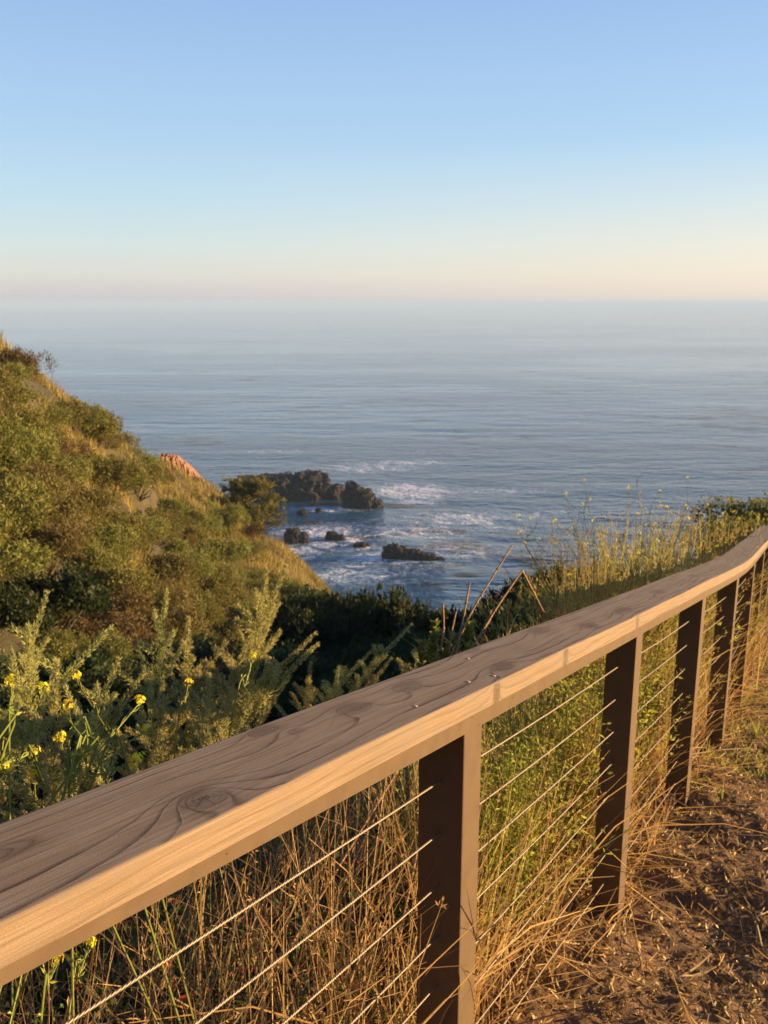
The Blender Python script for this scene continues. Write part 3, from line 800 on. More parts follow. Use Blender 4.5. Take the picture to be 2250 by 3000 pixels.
def scatter_hill():
    rng = np.random.RandomState(5)
    pts = []
    cand = []
    for _ in range(26000):
        hd = math.radians(-27 + 40 * rng.rand()); R = 7 * (65 / 7) ** (rng.rand())
        cand.append((R * math.sin(hd), R * math.cos(hd)))
    cand = np.array(cand); z = ground(cand[:, 0], cand[:, 1])
    seen = np.ones(len(cand), bool)
    for f in np.linspace(.25, .97, 26):                    # leave out what the ground in front hides
        gz = ground(cand[:, 0] * f, cand[:, 1] * f)
        seen &= gz + (.5 if f < .9 else 0) < (z + 1.5) * f
    cand = cand[seen]; z = z[seen]
    nd = 0; counts = {'coyote': 0, 'brown': 0, 'dark': 0}
    for (x, y), zz in zip(cand, z):
        if zz < SEA_Z + 4: continue
        R = math.hypot(x, y)
        px, py = proj((x, y, zz + .6))
        if px < -120 or px > 1500 or py > 1700: continue
        if R > 31 and px > 660: continue                       # slope below the pine, hidden
        if px > 640 and (R < 7 or R > 31): continue
        # open grass on the far shoulder
        kind = 'coyote'
        lim = np.interp(px, [0, 280, 300, 350, 430, 500, 560, 640], [700, 930, 1040, 1085, 1105, 1140, 1185, 1270])
        if px < 660 and py < lim and rng.rand() < .93: continue
        if R > 58: continue
        if 335 < px < 478 and R > 36 and proj((x, y, zz + 1.3))[1] < np.interp(px, [335, 378, 424, 478], [990, 1012, 1060, 1092]) + 8: continue
        if 455 < px < 615 and R > 42: continue
        if px > 575 and R > 25 and proj((x, y, zz + 1.4))[1] < np.interp(px, [575, 660, 760], [1185, 1245, 1262]): continue
        if px < 420 and proj((x, y, zz + 1.15))[1] < np.interp(px, [0, 30, 90, 165, 240, 300, 420], [735, 765, 805, 855, 900, 968, 1035]) - 6: continue
        size = .75 + .55 * rng.rand() * min(1, R / 18)
        if R < 12: size *= .8
        if px > 600 or py > 1440 or (px < 110 and py > 1240): kind = 'dark'  # dark leaf colour stands in for shade in the gully and lower left
        elif (py < 960 and rng.rand() < .28) or (120 < px < 380 and 1210 < py < 1360 and rng.rand() < .5) or rng.rand() < .05: kind = 'brown'
        ok = True; kf = .60 if kind == 'dark' else .44
        for a, b, c in pts:
            if (a - x) ** 2 + (b - y) ** 2 < (kf * (c + size)) ** 2: ok = False; break
        if not ok: continue
        if len(pts) > 345: break
        pts.append((x, y, size)); counts[kind] += 1
        put(kind, (x, y, zz - .1), rng.rand() * 6.28, (size, size * (.85 + .3 * rng.rand()), size * (.8 + .45 * rng.rand())), (rng.normal() * .08, rng.normal() * .08))
    print('bushes', counts, len(pts))
scatter_hill()

# bushes on the right: along the seaward edge
def right_bushes():
    rng = np.random.RandomState(8)
    lab = 'dark bush on the slope edge beyond the lower end of the fence'
    for xd, yd, R, sc in [(1650, 1085, 13.5, .9), (1640, 1120, 10, .6), (1180, 1235, 21, 1.5), (1240, 1225, 20, 1.1), (1300, 1250, 17, 1.0),
                          (1100, 1290, 19, 1.2), (1600, 1120, 15, .9), (1650, 1090, 17, 1.3)]:
        p = at(xd, yd, R)
        z = float(ground(np.array([p[0]]), np.array([p[1]]))[0])
        hgt = max(.6, (p[2] - z)) / 1.0
        put('coyote' if xd > 1550 else 'dark', (p[0], p[1], z - .1), rng.rand() * 6, (sc, sc, max(sc * .8, min(hgt, 2.2))), label=lab.replace('dark', 'green leafy') if xd > 1550 else lab)
right_bushes()
def gully_edge():
    rng = np.random.RandomState(18)
    for xd, yd, R, sc in [(640, 1262, 24, 1.2), (690, 1245, 25, 1.3), (745, 1218, 25, 1.5), (800, 1216, 24, 1.5), (850, 1246, 24, 1.4), (905, 1272, 23, 1.3), (960, 1292, 22, 1.2), (1030, 1292, 22, 1.2), (1090, 1288, 21, 1.1), (1150, 1262, 20, 1.1)]:
        p = at(xd, yd, R); z = float(ground(np.array([p[0]]), np.array([p[1]]))[0]); h = max(.9, (p[2] - z) / 1.25)
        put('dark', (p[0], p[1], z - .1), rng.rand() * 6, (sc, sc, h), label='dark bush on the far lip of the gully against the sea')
gully_edge()

# ------------------------------------------------------------------ small pine on the shoulder
def pine():
    rng = np.random.RandomState(12)
    base = at(735, 1168, 52); base[2] = float(ground(np.array([base[0]]), np.array([base[1]]))[0])
    topz = at(735, 1040, 52)[2]; H = max(topz - base[2], 2.5)
    root = empty('pine_tree', tuple(base)); tag(root, 'small wind shaped pine standing alone at the foot of the left hillside', 'tree')
    root.location = tuple(base)
    root.location[0] = at(540, 1168, 52)[0]; root.location[1] = at(540, 1168, 52)[1]
    root.location[2] = float(ground(np.array([root.location[0]]), np.array([root.location[1]]))[0])
    H = at(540, 1036, 52)[2] - root.location[2]
    tr = MB(); tr.tube([(0, 0, -.3), (.05, 0, H * .4), (.12, 0, H * .85)], [.14, .10, .03], 7)
    tips = []
    for k in range(64):
        h = H * (.05 + .8 * rng.rand()); a = rng.rand() * 6.28; L = H * (.80 * (1 - (h / H) * .72)) * (.6 + .5 * rng.rand())
        b = np.array([.05, 0, h]); e = b + np.array([math.cos(a) * L, math.sin(a) * L, L * .35])
        mid = (b + e) / 2 - np.array([0, 0, .1 * L])
        tr.tube([b, mid, e], [.04, .025, .01], 5)
        for q in range(9):
            f = .25 + .75 * rng.rand(); tips.append(b * (1 - f) + e * f + rng.normal(size=3) * .16 + np.array([0, 0, .12]))
    for q in range(40): tips.append(np.array([.1, 0, H * (.75 + .22 * rng.rand())]) + rng.normal(size=3) * np.array([.35, .35, .15]))
    tr.build('trunk', M['bark'], root)
    tips = np.array(tips); per = 30; P = np.repeat(tips, per, 0); n = len(P)
    P = P + rng.normal(size=(n, 3)) * .07
    D = nrm(rng.normal(size=(n, 3))) + np.array([0, 0, .9])
    mb = MB(); mb.leaves(P, D, .22 * (.7 + .6 * rng.rand(n)), .03, rng, np.clip(np.repeat(rng.rand(len(tips)), per) * .7 + rng.rand(n) * .3, 0, 1))
    mb.build('crown', M['pine'], root)
    # two shrubs beside it and one on the cliff edge
    for xd, yd, R, sc, k, lab in [(480, 1115, 54, 1.0, 'dark', 'dark shrub close beside the trunk of the small pine'), (338, 985, 56, .7, 'brown', 'lone reddish shrub on the skyline above the red cliff'),
                                  (400, 1060, 58, .9, 'dark', 'dark shrub in the grass below the red cliff')]:
        p = at(xd, yd, R); z = float(ground(np.array([p[0]]), np.array([p[1]]))[0])
        put(k, (p[0], p[1], z - .05), 1.0, sc, label=lab)
pine()

# ------------------------------------------------------------------ red eroded cliff at the end of the ridge
def cliff():
    top = [(345, 984, 57), (365, 985, 58), (385, 989, 59.5), (413, 1014, 61), (442, 1047, 63), (472, 1084, 65)]
    bot = [(352, 998, 56), (378, 1012, 57), (398, 1036, 58.5), (424, 1060, 60), (450, 1076, 62.5), (474, 1090, 64.8)]
    n = 70; m = 14
    f = np.linspace(0, len(top) - 1, n)
    def lerp(L):
        P = np.array([at(*q) for q in L]); i = np.minimum(f.astype(int), len(L) - 2); w = (f - i)[:, None]
        return P[i] * (1 - w) + P[i + 1] * w
    T = lerp(top); B = lerp(bot)
    V = []
    for j in range(m):
        w = j / (m - 1)
        Q = T * (1 - w) + B * w
        rib = (np.abs(np.sin(f * 9 + w * 1.5 + 2 * np.sin(f * 3))) - .5) * 1.1 * math.sin(math.pi * min(1, w * 1.2 + .1)) + fbm(f * 9, np.full(n, w * 5), 4) * 1.0
        rr = nrm(Q * np.array([1, 1, 0]))
        V.append(Q - rr * rib[:, None])
    back = T + nrm(T * np.array([1, 1, 0])) * 6 - np.array([0, 0, .8])
    back2 = B + nrm(B * np.array([1, 1, 0])) * 5 - np.array([0, 0, 6.0])
    V = np.concatenate([back2[None], back[None], np.array(V), (B - np.array([0, 0, 2.5]))[None]], 0)
    k = V.shape[0]
    i = (np.arange(k - 1) * n)[:, None] + np.arange(n - 1)[None]
    F = np.stack([i, i + n, i + n + 1, i + 1], -1).reshape(-1, 4)
    mb = MB(); mb.add(V.reshape(-1, 3), F)
    t = NT('red earth'); p = t.pos(); nn = t.noise(p, 1.6, 5, .6)
    t.set(Base_Color=t.ramp(nn, [(.32, (.10, .05, .027)), (.5, (.24, .12, .062)), (.7, (.36, .20, .10))]), Roughness=.95, Normal=t.bump(nn, .8, .2))
    o = mb.build('cliff', t.m); o['kind'] = 'structure'
cliff()

# ------------------------------------------------------------------ hill grass (uncountable)
def hill_grass():
    rng = np.random.RandomState(21)
    n = 120000
    hd = np.radians(-27 + 28 * rng.rand(n)); R = 20 * (68 / 20) ** rng.rand(n)
    x, y = R * np.sin(hd), R * np.cos(hd); z = ground(x, y)
    clump = fbm(x * .6, y * .6, 3)
    w = z + 0
    px = (1125 + FOC * x / (y * cp - z * sp)) / K; py = (1500 + FOC * (-y * sp - z * cp) / (y * cp - z * sp)) / K
    keep = (z > SEA_Z + 3) & (px < 780) & (((R > 36)) | ((py < 1060) & (px < 430) & (clump > .02)) | (clump > .3))
    x, y, z, R, clump = x[keep], y[keep], z[keep], R[keep], clump[keep]
    n = len(x)
    h = (.30 + .45 * rng.rand(n)) * np.where(R > 40, .8, .8)
    lean = rng.normal(size=(n, 2)) * .22
    b = np.stack([x, y, z - .05], -1); m = b + np.stack([lean[:, 0] * h * .4, lean[:, 1] * h * .4, h * .6], -1); e = b + np.stack([lean[:, 0] * h, lean[:, 1] * h, h], -1)
    mb = MB(); mb.blades(np.stack([b, m, e], 1), np.array([.018, .013, .003])[None] * (R[:, None] / 40), rng, np.clip(.4 + clump + rng.normal(size=n) * .2, 0, 1))
    o = mb.build('hill_grass', M['hillgrass']); tag(o, 'golden dry grass on the crest and far shoulder of the left hill', 'grass', kind='stuff')
hill_grass()

# ------------------------------------------------------------------ mugwort plumes beyond the rail
def plume_proto(seed, H=1.0, curve=.12):
    rng = np.random.RandomState(seed)
    root = empty('plume_plant')
    tag(root, 'feathery golden green plume of the tall weeds behind the handrail', 'plant', 'feathery plumes behind the handrail')
    ts = np.linspace(0, 1, 14)
    stem = np.stack([curve * ts ** 2, .03 * np.sin(ts * 3), ts * H], -1)
    sm = MB(); sm.tube(stem, np.linspace(.004, .0012, 14), 5)
    def S(t): return np.array([curve * t ** 2, .03 * math.sin(t * 3), t * H])
    fp = []; fd = []
    def spike(c, w):                                     # florets bristling upward along a curved axis
        Ls = float(np.sum(np.linalg.norm(np.diff(c, axis=0), axis=1))); m = int(30 + Ls * 1150)
        f = rng.rand(m) ** .85; g = f * (len(c) - 1); i = np.minimum(g.astype(int), len(c) - 2); b = c[i] + (c[i + 1] - c[i]) * (g - i)[:, None]
        ax = nrm(c[i + 1] - c[i]); o = nrm(np.cross(ax, rng.normal(size=(m, 3))))
        ww = w * (1 - f) ** .6 + .002
        q = rng.rand(m) ** .7
        fp.append(b + (o * .75 + ax * .8) * (ww * q)[:, None]); fd.append(o * .55 + ax + rng.normal(size=(m, 3)) * .25)
    nb = 21
    for k in range(nb):
        t = .30 + .62 * (k / nb); a = k * 2.4 + rng.normal() * .4; u = (t - .30) / .70
        L = .27 * (1 - u) ** .8 * (.65 + .5 * rng.rand()) + .03
        out = np.array([math.cos(a), math.sin(a), 0]); q = S(t); slope = .55 + .15 * rng.rand()
        c5 = np.array([q + out * L * slope * f + np.array([0, 0, L * (.85 * f - .16 * f * f)]) for f in np.linspace(0, 1, 7)])
        sm.tube(c5, np.linspace(.0014, .0005, 7), 3, cap=False)
        spike(c5, .017)
    spike(np.array([S(v) for v in np.linspace(.60, 1.02, 9)]), .024)
    fp = np.concatenate(fp); fd = np.concatenate(fd); n = len(fp)
    fl = MB(); fl.leaves(fp, fd, .013 * (.6 + .8 * rng.rand(n)), .0034 * (.7 + .6 * rng.rand(n)), rng)
    sm.build('stem', M['mustardstem'], root)
    fl.build('flower_plume', M['plume'], root)
    # lower leaves
    n = 120; t = .02 + .45 * rng.rand(n); a = rng.rand(n) * 6.28
    P = np.array([S(v) for v in t]); D = np.stack([np.cos(a), np.sin(a), .35 + rng.normal(size=n) * .3], -1)
    lf = MB(); lf.leaves(P + D * .012, D, .06 * (.6 + .7 * rng.rand(n)), .012 * (.7 + .6 * rng.rand(n)), rng)
    lf.build('foliage', M['sage'], root)
    return root
PL = [plume_proto(k, 1.0, c) for k, c in ((1, .10), (2, .22), (3, .38), (4, .05), (5, .55))]
_pl_used = set()
def place_plume(xd, yd, R, k, rz, H=None, label=None, tilt=(0, 0)):
    p = at(xd, yd, R); z = float(ground(np.array([p[0]]), np.array([p[1]]))[0]) - .05
    h = p[2] - z if H is None else H
    pr = PL[k]
    c = [.10, .22, .38, .05, .55][k]
    w = 1.05 * min(1.1, max(.75, h))
    bx = p[0] - c * w * math.cos(rz); by = p[1] - c * w * math.sin(rz)
    z = float(ground(np.array([bx]), np.array([by]))[0]) - .05; h = p[2] - z
    if k not in _pl_used:
        _pl_used.add(k); pr.location = (bx, by, z); pr.rotation_euler = (0, 0, rz); pr.scale = (w, w, h)
        if label: pr['label'] = label
        return
    copy_thing(pr, (bx, by, z), rz, (w, w, h), label)
for xd, yd, R, k, rz, lab in [
        (575, 1245, 3.1, 0, .3, 'tallest feathery plume, standing up behind the yellow flower'), (612, 1238, 3.25, 1, .1, 'second tallest feathery plume, leaning right beside the tallest one'),
        (668, 1382, 3.0, 4, .2, 'feathery plume bent far right beside the tallest plume'), (672, 1405, 2.8, 4, -.2, None), (95, 1300, 2.9, 1, .2, 'feathery plume at the far left with its tip bent right'), (60, 1372, 2.7, 3, 0, None), (222, 1375, 2.8, 4, .1, 'feathery plume arching right, left of the middle plumes'),
        (360, 1290, 3.3, 0, .5, 'feathery plume standing against the brown bush'), (405, 1350, 3.0, 3, 0, None), (480, 1400, 2.8, 2, .4, None),
        (120, 1450, 2.3, 3, .4, None), (450, 1470, 2.5, 3, 0, None), (540, 1380, 2.9, 1, .4, None), (670, 1440, 3.2, 3, .0, 'short slim plume close behind the handrail'), (730, 1450, 3.4, 3, .1, None),
        (250, 1440, 2.4, 1, .2, None), (150, 1500, 2.2, 1, 3.0, None), (300, 1470, 2.4, 2, .1, None),
        (800, 1410, 3.6, 4, .3, None), (880, 1360, 3.6, 4, .4, None), (500, 1500, 2.3, 0, .2, None), (420, 1500, 2.3, 2, 2.8, None), (350, 1490, 2.4, 3, .2, None), (840, 1430, 3.4, 2, .2, None), (930, 1380, 3.3, 1, .1, None)]:
    place_plume(xd, yd, R, k, rz, None, lab)

# ------------------------------------------------------------------ broad-leaved brambles under the plumes
def bramble_proto(seed):
    rng = np.random.RandomState(seed); root = empty('bramble_bush')
    tag(root, 'dark leafy bramble under the plumes behind the handrail', 'bush', 'brambles behind the handrail')
    lf = MB(); sb = MB()
    P = []; D = []
    for k in range(34):
        a = rng.rand() * 6.28; L = .35 + .35 * rng.rand(); e = np.array([math.cos(a) * L * .8, math.sin(a) * L * .8, .35 + .55 * rng.rand()])
        pts = [np.array([0, 0, -.1]), e * .5 + np.array([0, 0, .22]), e]
        sb.tube(pts, [.004, .003, .0015], 4)
        for q in range(22):
            f = .2 + .8 * rng.rand(); b = (1 - f) ** 2 * pts[0] + 2 * f * (1 - f) * pts[1] + f * f * pts[2]
            P.append(b + rng.normal(size=3) * .03); D.append(rng.normal(size=3) + np.array([0, 0, .1]))
    n = len(P); lf.leaves(np.array(P), np.array(D),   .036 * (.5 + .9 * rng.rand(n)), .022 * (.6 + .7 * rng.rand(n)), rng, fold=.06)
    lf.build('foliage', M['broad'], root); sb.build('stem', M['bark'], root)
    return root
BR = [bramble_proto(70 + k) for k in range(3)]
def brambles():
    rng = np.random.RandomState(31); used = set()
    for k in range(26):
        s = -.9 + 2.3 * rng.rand(); t = 1.05 + 1.1 * rng.rand()
        x, y = xy(s, t); z = float(ground(np.array([x]), np.array([y]))[0]); q = k % 3
        sc = .55 + .3 * rng.rand()
        if q not in used: used.add(q); BR[q].location = (x, y, z); BR[q].rotation_euler = (0, 0, rng.rand() * 6); BR[q].scale = (sc, sc, sc)
        else: copy_thing(BR[q], (x, y, z), rng.rand() * 6, (sc, sc, sc))
    for k in range(38):
        s = -.8 + 2.2 * rng.rand(); t = .3 + .6 * rng.rand(); x, y = xy(s, t); z = float(ground(np.array([x]), np.array([y]))[0]); sc = .28 + .22 * rng.rand()
        copy_thing(BR[k % 3], (x, y, z), rng.rand() * 6, (sc, sc, sc), 'small leafy plant in the dry grass behind the nearest cables', 'leafy plants in the dry grass')
brambles()

# ------------------------------------------------------------------ mustard
def flower_cluster(mb, c, rng, size=.012, nf=9):
    for q in range(nf):
        d = nrm(rng.normal(size=3) + np.array([0, 0, .7])); p = c + d * size * (.5 + .6 * rng.rand())
        A = nrm(np.cross(d, rng.normal(size=3))); B = np.cross(d, A)
        for r in range(4):
            a = r * math.pi / 2; e = A * math.cos(a) + B * math.sin(a); s = np.cross(d, e); L = size * .55
            V = [p, p + e * L * .6 + s * L * .38 + d * L * .2, p + e * L + d * L * .15, p + e * L * .6 - s * L * .38 + d * L * .2]
            mb.add(V, [(0, 1, 2, 3)], rng.rand())
def smooth_path(pts, n=14):
    P = np.array(pts, float); k = len(P)
    if k == 2: return P[0] + (P[1] - P[0]) * np.linspace(0, 1, n)[:, None]
    t = np.linspace(0, 1, n) * (k - 1); out = []
    for v in t:
        i = min(int(v), k - 2); f = v - i
        p0 = P[max(i - 1, 0)]; p1 = P[i]; p2 = P[i + 1]; p3 = P[min(i + 2, k - 1)]
        out.append(.5 * (2 * p1 + (p2 - p0) * f + (2 * p0 - 5 * p1 + 4 * p2 - p3) * f * f + (3 * p1 - p0 - 3 * p2 + p3) * f ** 3))
    return np.array(out)
def mustard(px_pts, R0, R1, label, heads, rad=.0019, seed=0):
    """stem through the given picture points from base (R0) to tip (R1), one flower head per entry of heads (picture points)"""
    rng = np.random.RandomState(seed)
    R0 *= .84 if R0 > 1.3 else 1; R1 *= .84 if R1 > 1.4 else 1
    pts = [at(x, y, R0 + (R1 - R0) * i / max(1, len(px_pts) - 1)) for i, (x, y) in enumerate(px_pts)]
    gz = float(ground(np.array([pts[0][0]]), np.array([pts[0][1]]))[0]); dr = nrm(nrm(pts[0] - pts[1]) + np.array([0, 0, -.9]))
    pts = [pts[0] + dr * max(.1, (pts[0][2] - gz) / max(.3, -dr[2]))] + pts
    C = smooth_path(pts, 22); o3 = C[0].copy()
    root = empty('mustard_plant', tuple(o3)); tag(root, label, 'flower', 'yellow mustard flowers left of the handrail')
    sm = MB(); sm.tube(C - o3, np.linspace(rad, rad * .6, 22), 6)
    for q in range(14):                                    # slim pods hugging the upper stem
        i = 10 + rng.randint(11); b = C[i] - o3; d = nrm(C[min(i + 1, 21)] - C[i - 1]); o = nrm(np.cross(d, rng.normal(size=3)))
        sm.tube([b, b + o * .004 + d * .008, b + o * .005 + d * .018], [.0008, .0011, .0003], 4)
    for j, (hx, hy) in enumerate(heads):
        Rh = R1 if j == 0 else R0 + (R1 - R0) * .7
        h = at(hx, hy, Rh)
        if j:
            i = 6 + np.argmin(np.linalg.norm(C[6:18] - h, axis=1)); i = max(4, i - 2)
            B = smooth_path([C[i], (C[i] + h) / 2 - np.array([0, 0, .012]), h], 8) - o3; sm.tube(B, np.linspace(rad * .6, rad * .35, 8), 5)
        fb = MB(); flower_cluster(fb, h - o3, rng, .0095, 12); fb.build('flower_head', M['petal'], root)
    n = 10; idx = rng.randint(4, 16, n)
    sm.leaves(C[idx] - o3, rng.normal(size=(n, 3)) + np.array([0, 0, .3]), .015, .005, rng)
    sm.build('stem', M['mustardstem'], root)
mustard([(285, 1690), (250, 1610), (205, 1535), (163, 1468)], 1.55, 1.75, 'mustard stem with the yellow head highest at the left', [(161, 1462)], seed=1)
mustard([(220, 1660), (190, 1610), (140, 1545), (95, 1490)], 1.6, 1.8, 'mustard stem leaning left to a pale yellow head, with a small second head', [(92, 1484), (147, 1523)], seed=2)
mustard([(135, 1720), (190, 1650), (245, 1585), (302, 1518)], 1.5, 1.7, 'mustard stem leaning right across the others to a single head', [(303, 1514)], seed=3)
mustard([(150, 1720), (152, 1690), (140, 1645), (131, 1596)], 1.5, 1.6, 'upright mustard stem with one head, leftmost of the upright ones', [(130, 1592)], seed=4)
mustard([(140, 1715), (160, 1685), (175, 1645)], 1.48, 1.55, 'short mustard stem between the crossing stems', [(178, 1638)], seed=5)
mustard([(200, 1690), (250, 1625), (290, 1595), (314, 1580)], 1.6, 1.75, 'mustard stem bending right to a head close above the handrail', [(315, 1577)], seed=6)
mustard([(120, 1715), (190, 1680), (260, 1660), (298, 1642)], 1.5, 1.6, 'nearly level mustard stem with a pair of heads touching the handrail edge', [(300, 1638), (285, 1650)], seed=7)
mustard([(-60, 1690), (0, 1655), (50, 1635), (70, 1624)], 1.45, 1.55, 'mustard stem entering from the left to a single head', [(72, 1622)], seed=8)
mustard([(115, 1720), (95, 1700), (76, 1672)], 1.45, 1.5, 'lowest mustard stem with a head beside the handrail at far left', [(75, 1668)], seed=9)
mustard([(-20, 1720), (-5, 1690), (8, 1662)], 1.45, 1.5, 'mustard head at the left border above the handrail', [(8, 1658)], seed=10)
mustard([(20, 1620), (25, 1540), (24, 1474)], 1.8, 1.85, 'mustard head at the left among dark bramble leaves', [(23, 1470)], seed=11)
mustard([(380, 1600), (395, 1540), (406, 1478)], 2.0, 2.1, 'small mustard head alone below the middle plumes', [(407, 1473)], seed=12)
mustard([(500, 1560), (530, 1480), (545, 1424)], 2.1, 2.3, 'bright mustard head in front of the tallest plume', [(545, 1418)], seed=13)
mustard([(150, 2180), (170, 2110), (193, 2040)], 1.15, 1.25, 'mustard head seen below the handrail, upper one of two', [(195, 2037)], seed=14)
mustard([(90, 2190), (105, 2120), (120, 2075)], 1.15, 1.2, 'mustard head seen below the handrail, lower one of two', [(122, 2072)], seed=15)

def bank_mustard_proto(seed):
    rng = np.random.RandomState(seed); root = empty('mustard_plant')
    tag(root, 'wiry mustard with small yellow heads on the bank behind the handrail at right', 'flower', 'mustard on the right bank')
    sm = MB()
    def head(c, size, nf):
        fb = MB(); flower_cluster(fb, c, rng, size, nf); fb.build('flower_head', M['petal'], root)
    for k in range(9):
        a = rng.rand() * 6.28; L = .25 + .3 * rng.rand(); e = np.array([math.cos(a) * L, math.sin(a) * L, .75 + .45 * rng.rand()])
        C = smooth_path([(0, 0, -.05), e * .45 + np.array([0, 0, .15]) + rng.normal(size=3) * .05, e], 12)
        sm.tube(C, np.linspace(.004, .0015, 12), 4)
        head(C[-1], .013, 5)
        for q in range(6):
            i = rng.randint(4, 11); d = nrm(rng.normal(size=3) + np.array([0, 0, .9])); l = .10 + .16 * rng.rand()
            B = smooth_path([C[i], C[i] + d * l * .5 + rng.normal(size=3) * .015, C[i] + d * l + np.array([0, 0, .03])], 6); sm.tube(B, np.linspace(.0018, .0009, 6), 3)
            if rng.rand() < .10: head(B[-1], .011, 4)
    n = 160; P = np.stack([rng.normal(size=n) * .16, rng.normal(size=n) * .16, rng.rand(n) * .7], -1)
    sm.leaves(P, rng.normal(size=(n, 3)) + np.array([0, 0, .5]), .05 * (.5 + rng.rand(n)), .012, rng)
    sm.build('stem', M['mustardstem'], root)
    return root
def wisp_proto(seed):
    rng = np.random.RandomState(seed); root = empty('grass_clump')
    tag(root, 'wispy golden grass clump on the bank behind the handrail at right', 'grass clump', 'wispy grass clumps on the right bank', 'thing')
    n = 90; a = rng.rand(n) * 6.28; L = (.05 + .4 * rng.rand(n) ** 1.3); H = .55 + .5 * rng.rand(n); f = np.linspace(0, 1, 7)
    bx = rng.normal(size=(n, 2)) * .07; cu = rng.normal(size=n) * .12
    P = np.stack([bx[:, :1] + (np.cos(a) * L)[:, None] * f ** 1.8 + cu[:, None] * f * (1 - f), bx[:, 1:] + (np.sin(a) * L)[:, None] * f ** 1.8, H[:, None] * (f - .22 * f ** 3 * (L[:, None] * 2))], -1)
    mb = MB(); mb.blades(P, np.array([.0032, .003, .0028, .0024, .002, .0015, .0007])[None], rng, rng.rand(n)); hd = mb; k = rng.choice(n, 40, False); pts = np.repeat(P[k, -1], 12, 0); dr = np.repeat(nrm(P[k, -1] - P[k, -3]), 12, 0)
    pts = pts - dr * rng.rand(len(pts), 1) * .10 + rng.normal(size=pts.shape) * .006
    hd.leaves(pts, dr + rng.normal(size=pts.shape) * .45, .022, .0055, rng); hd.build('stems', M['wisp'], root)
    return root
M['wisp'] = leaf_mat('wispy grass', (0.22, 0.19, 0.05), (0.50, 0.40, 0.15), trans=.45)
WI = [wisp_proto(140 + k) for k in range(3)]
def wisps():
    rng = np.random.RandomState(43); used = set()
    spots = [(1255, 1150, 4.4), (1290, 1185, 4.2), (1330, 1140, 4.8), (1365, 1180, 4.5), (1400, 1130, 5.2), (1430, 1150, 5.1), (1460, 1120, 5.8), (1495, 1150, 5.5), (1530, 1140, 6.0), (1550, 1120, 6.8), (1580, 1130, 6.6), (1380, 1210, 4.2), (1450, 1190, 4.7), (1320, 1220, 4.0), (1240, 1240, 3.9), (1270, 1260, 3.7), (1510, 1180, 5.2), (1600, 1120, 7.6), (1345, 1240, 3.9), (1410, 1225, 4.2), (1470, 1215, 4.6), (1560, 1160, 5.8),
             (1180, 1270, 3.8), (1120, 1300, 3.5), (1290, 1130, 5.4), (1350, 1100, 5.6), (1420, 1095, 6.2), (1500, 1110, 6.6)]
    for j, (xd, yd, R) in enumerate(spots):
        p = at(xd, yd, R); z = float(ground(np.array([p[0]]), np.array([p[1]]))[0]); h = max(.5, (p[2] - z) / .95); q = j % 3; w = .8 + .4 * rng.rand()
        if q not in used: used.add(q); WI[q].location = (p[0], p[1], z); WI[q].scale = (w, w, h); WI[q].rotation_euler = (0, 0, rng.rand() * 6)
        else: copy_thing(WI[q], (p[0], p[1], z), rng.rand() * 6, (w, w, h))
    # sparse clumps right behind the fence, seen between the posts
    for j in range(30):
        sv = .9 + 5 * rng.rand(); tv = .16 + .35 * rng.rand(); x, y = xy(sv, tv); z = float(ground(np.array([x]), np.array([y]))[0])
        copy_thing(WI[j % 3], (x, y, z), rng.rand() * 6, (.5, .5, .5 + .3 * rng.rand()), 'dry grass clump growing through behind the lower cables', 'grass clumps behind the cables')
BM = [bank_mustard_proto(90 + k) for k in range(3)]
def bank_mustard():
    rng = np.random.RandomState(41); used = set()
    spots = [(1262, 1140, 4.6), (1325, 1095, 5.0), (1375, 1075, 5.3), (1440, 1100, 5.8), (1300, 1180, 4.3), (1390, 1150, 4.7), (1480, 1140, 5.2), (1530, 1125, 6.2), (1350, 1200, 4.1), (1440, 1185, 4.5), (1580, 1135, 6.6)]
    for j, (xd, yd, R) in enumerate(spots):
        p = at(xd, yd, R); z = float(ground(np.array([p[0]]), np.array([p[1]]))[0]); h = max(.5, (p[2] - z) / 1.1); q = j % 3
        w = min(1.0, .7 + .3 * rng.rand())
        if q not in used: used.add(q); BM[q].location = (p[0], p[1], z); BM[q].scale = (w, w, h); BM[q].rotation_euler = (0, 0, rng.rand() * 6)
        else: copy_thing(BM[q], (p[0], p[1], z), rng.rand() * 6, (w, w, h))
bank_mustard()
wisps()

# ------------------------------------------------------------------ fluffy green weeds between the posts, beyond the cables
def weed_proto(seed, mat, H=.75):
    rng = np.random.RandomState(seed); root = empty('weed_plant')
    tag(root, 'fluffy yellow green weed growing behind the cables', 'plant', 'green weeds behind the cables')
    lf = MB(); sb = MB(); P = []; D = []
    for k in range(12):
        a = rng.rand() * 6.28; L = .06 + .16 * rng.rand(); e = np.array([math.cos(a) * L, math.sin(a) * L, H * (.6 + .45 * rng.rand())])
        C = smooth_path([(0, 0, -.03), e * .5 + rng.normal(size=3) * .02, e], 10); sb.tube(C, np.linspace(.0022, .0008, 10), 4)
        for q in range(70):
            f = rng.rand() ** .7; i = min(int(f * 9), 8); b = C[i] + (C[i + 1] - C[i]) * rng.rand()
            o = nrm(rng.normal(size=3)); P.append(b + o * .035 * rng.rand()); D.append(o + np.array([0, 0, .4]))
    n = len(P); lf.leaves(np.array(P), np.array(D), .017 * (.5 + 1.0 * rng.rand(n)), .007 * (.6 + .8 * rng.rand(n)), rng)
    lf.build('foliage', mat, root); sb.build('stem', M['mustardstem'], root)
    return root
WD = [weed_proto(110 + k, M['weed']) for k in range(3)]
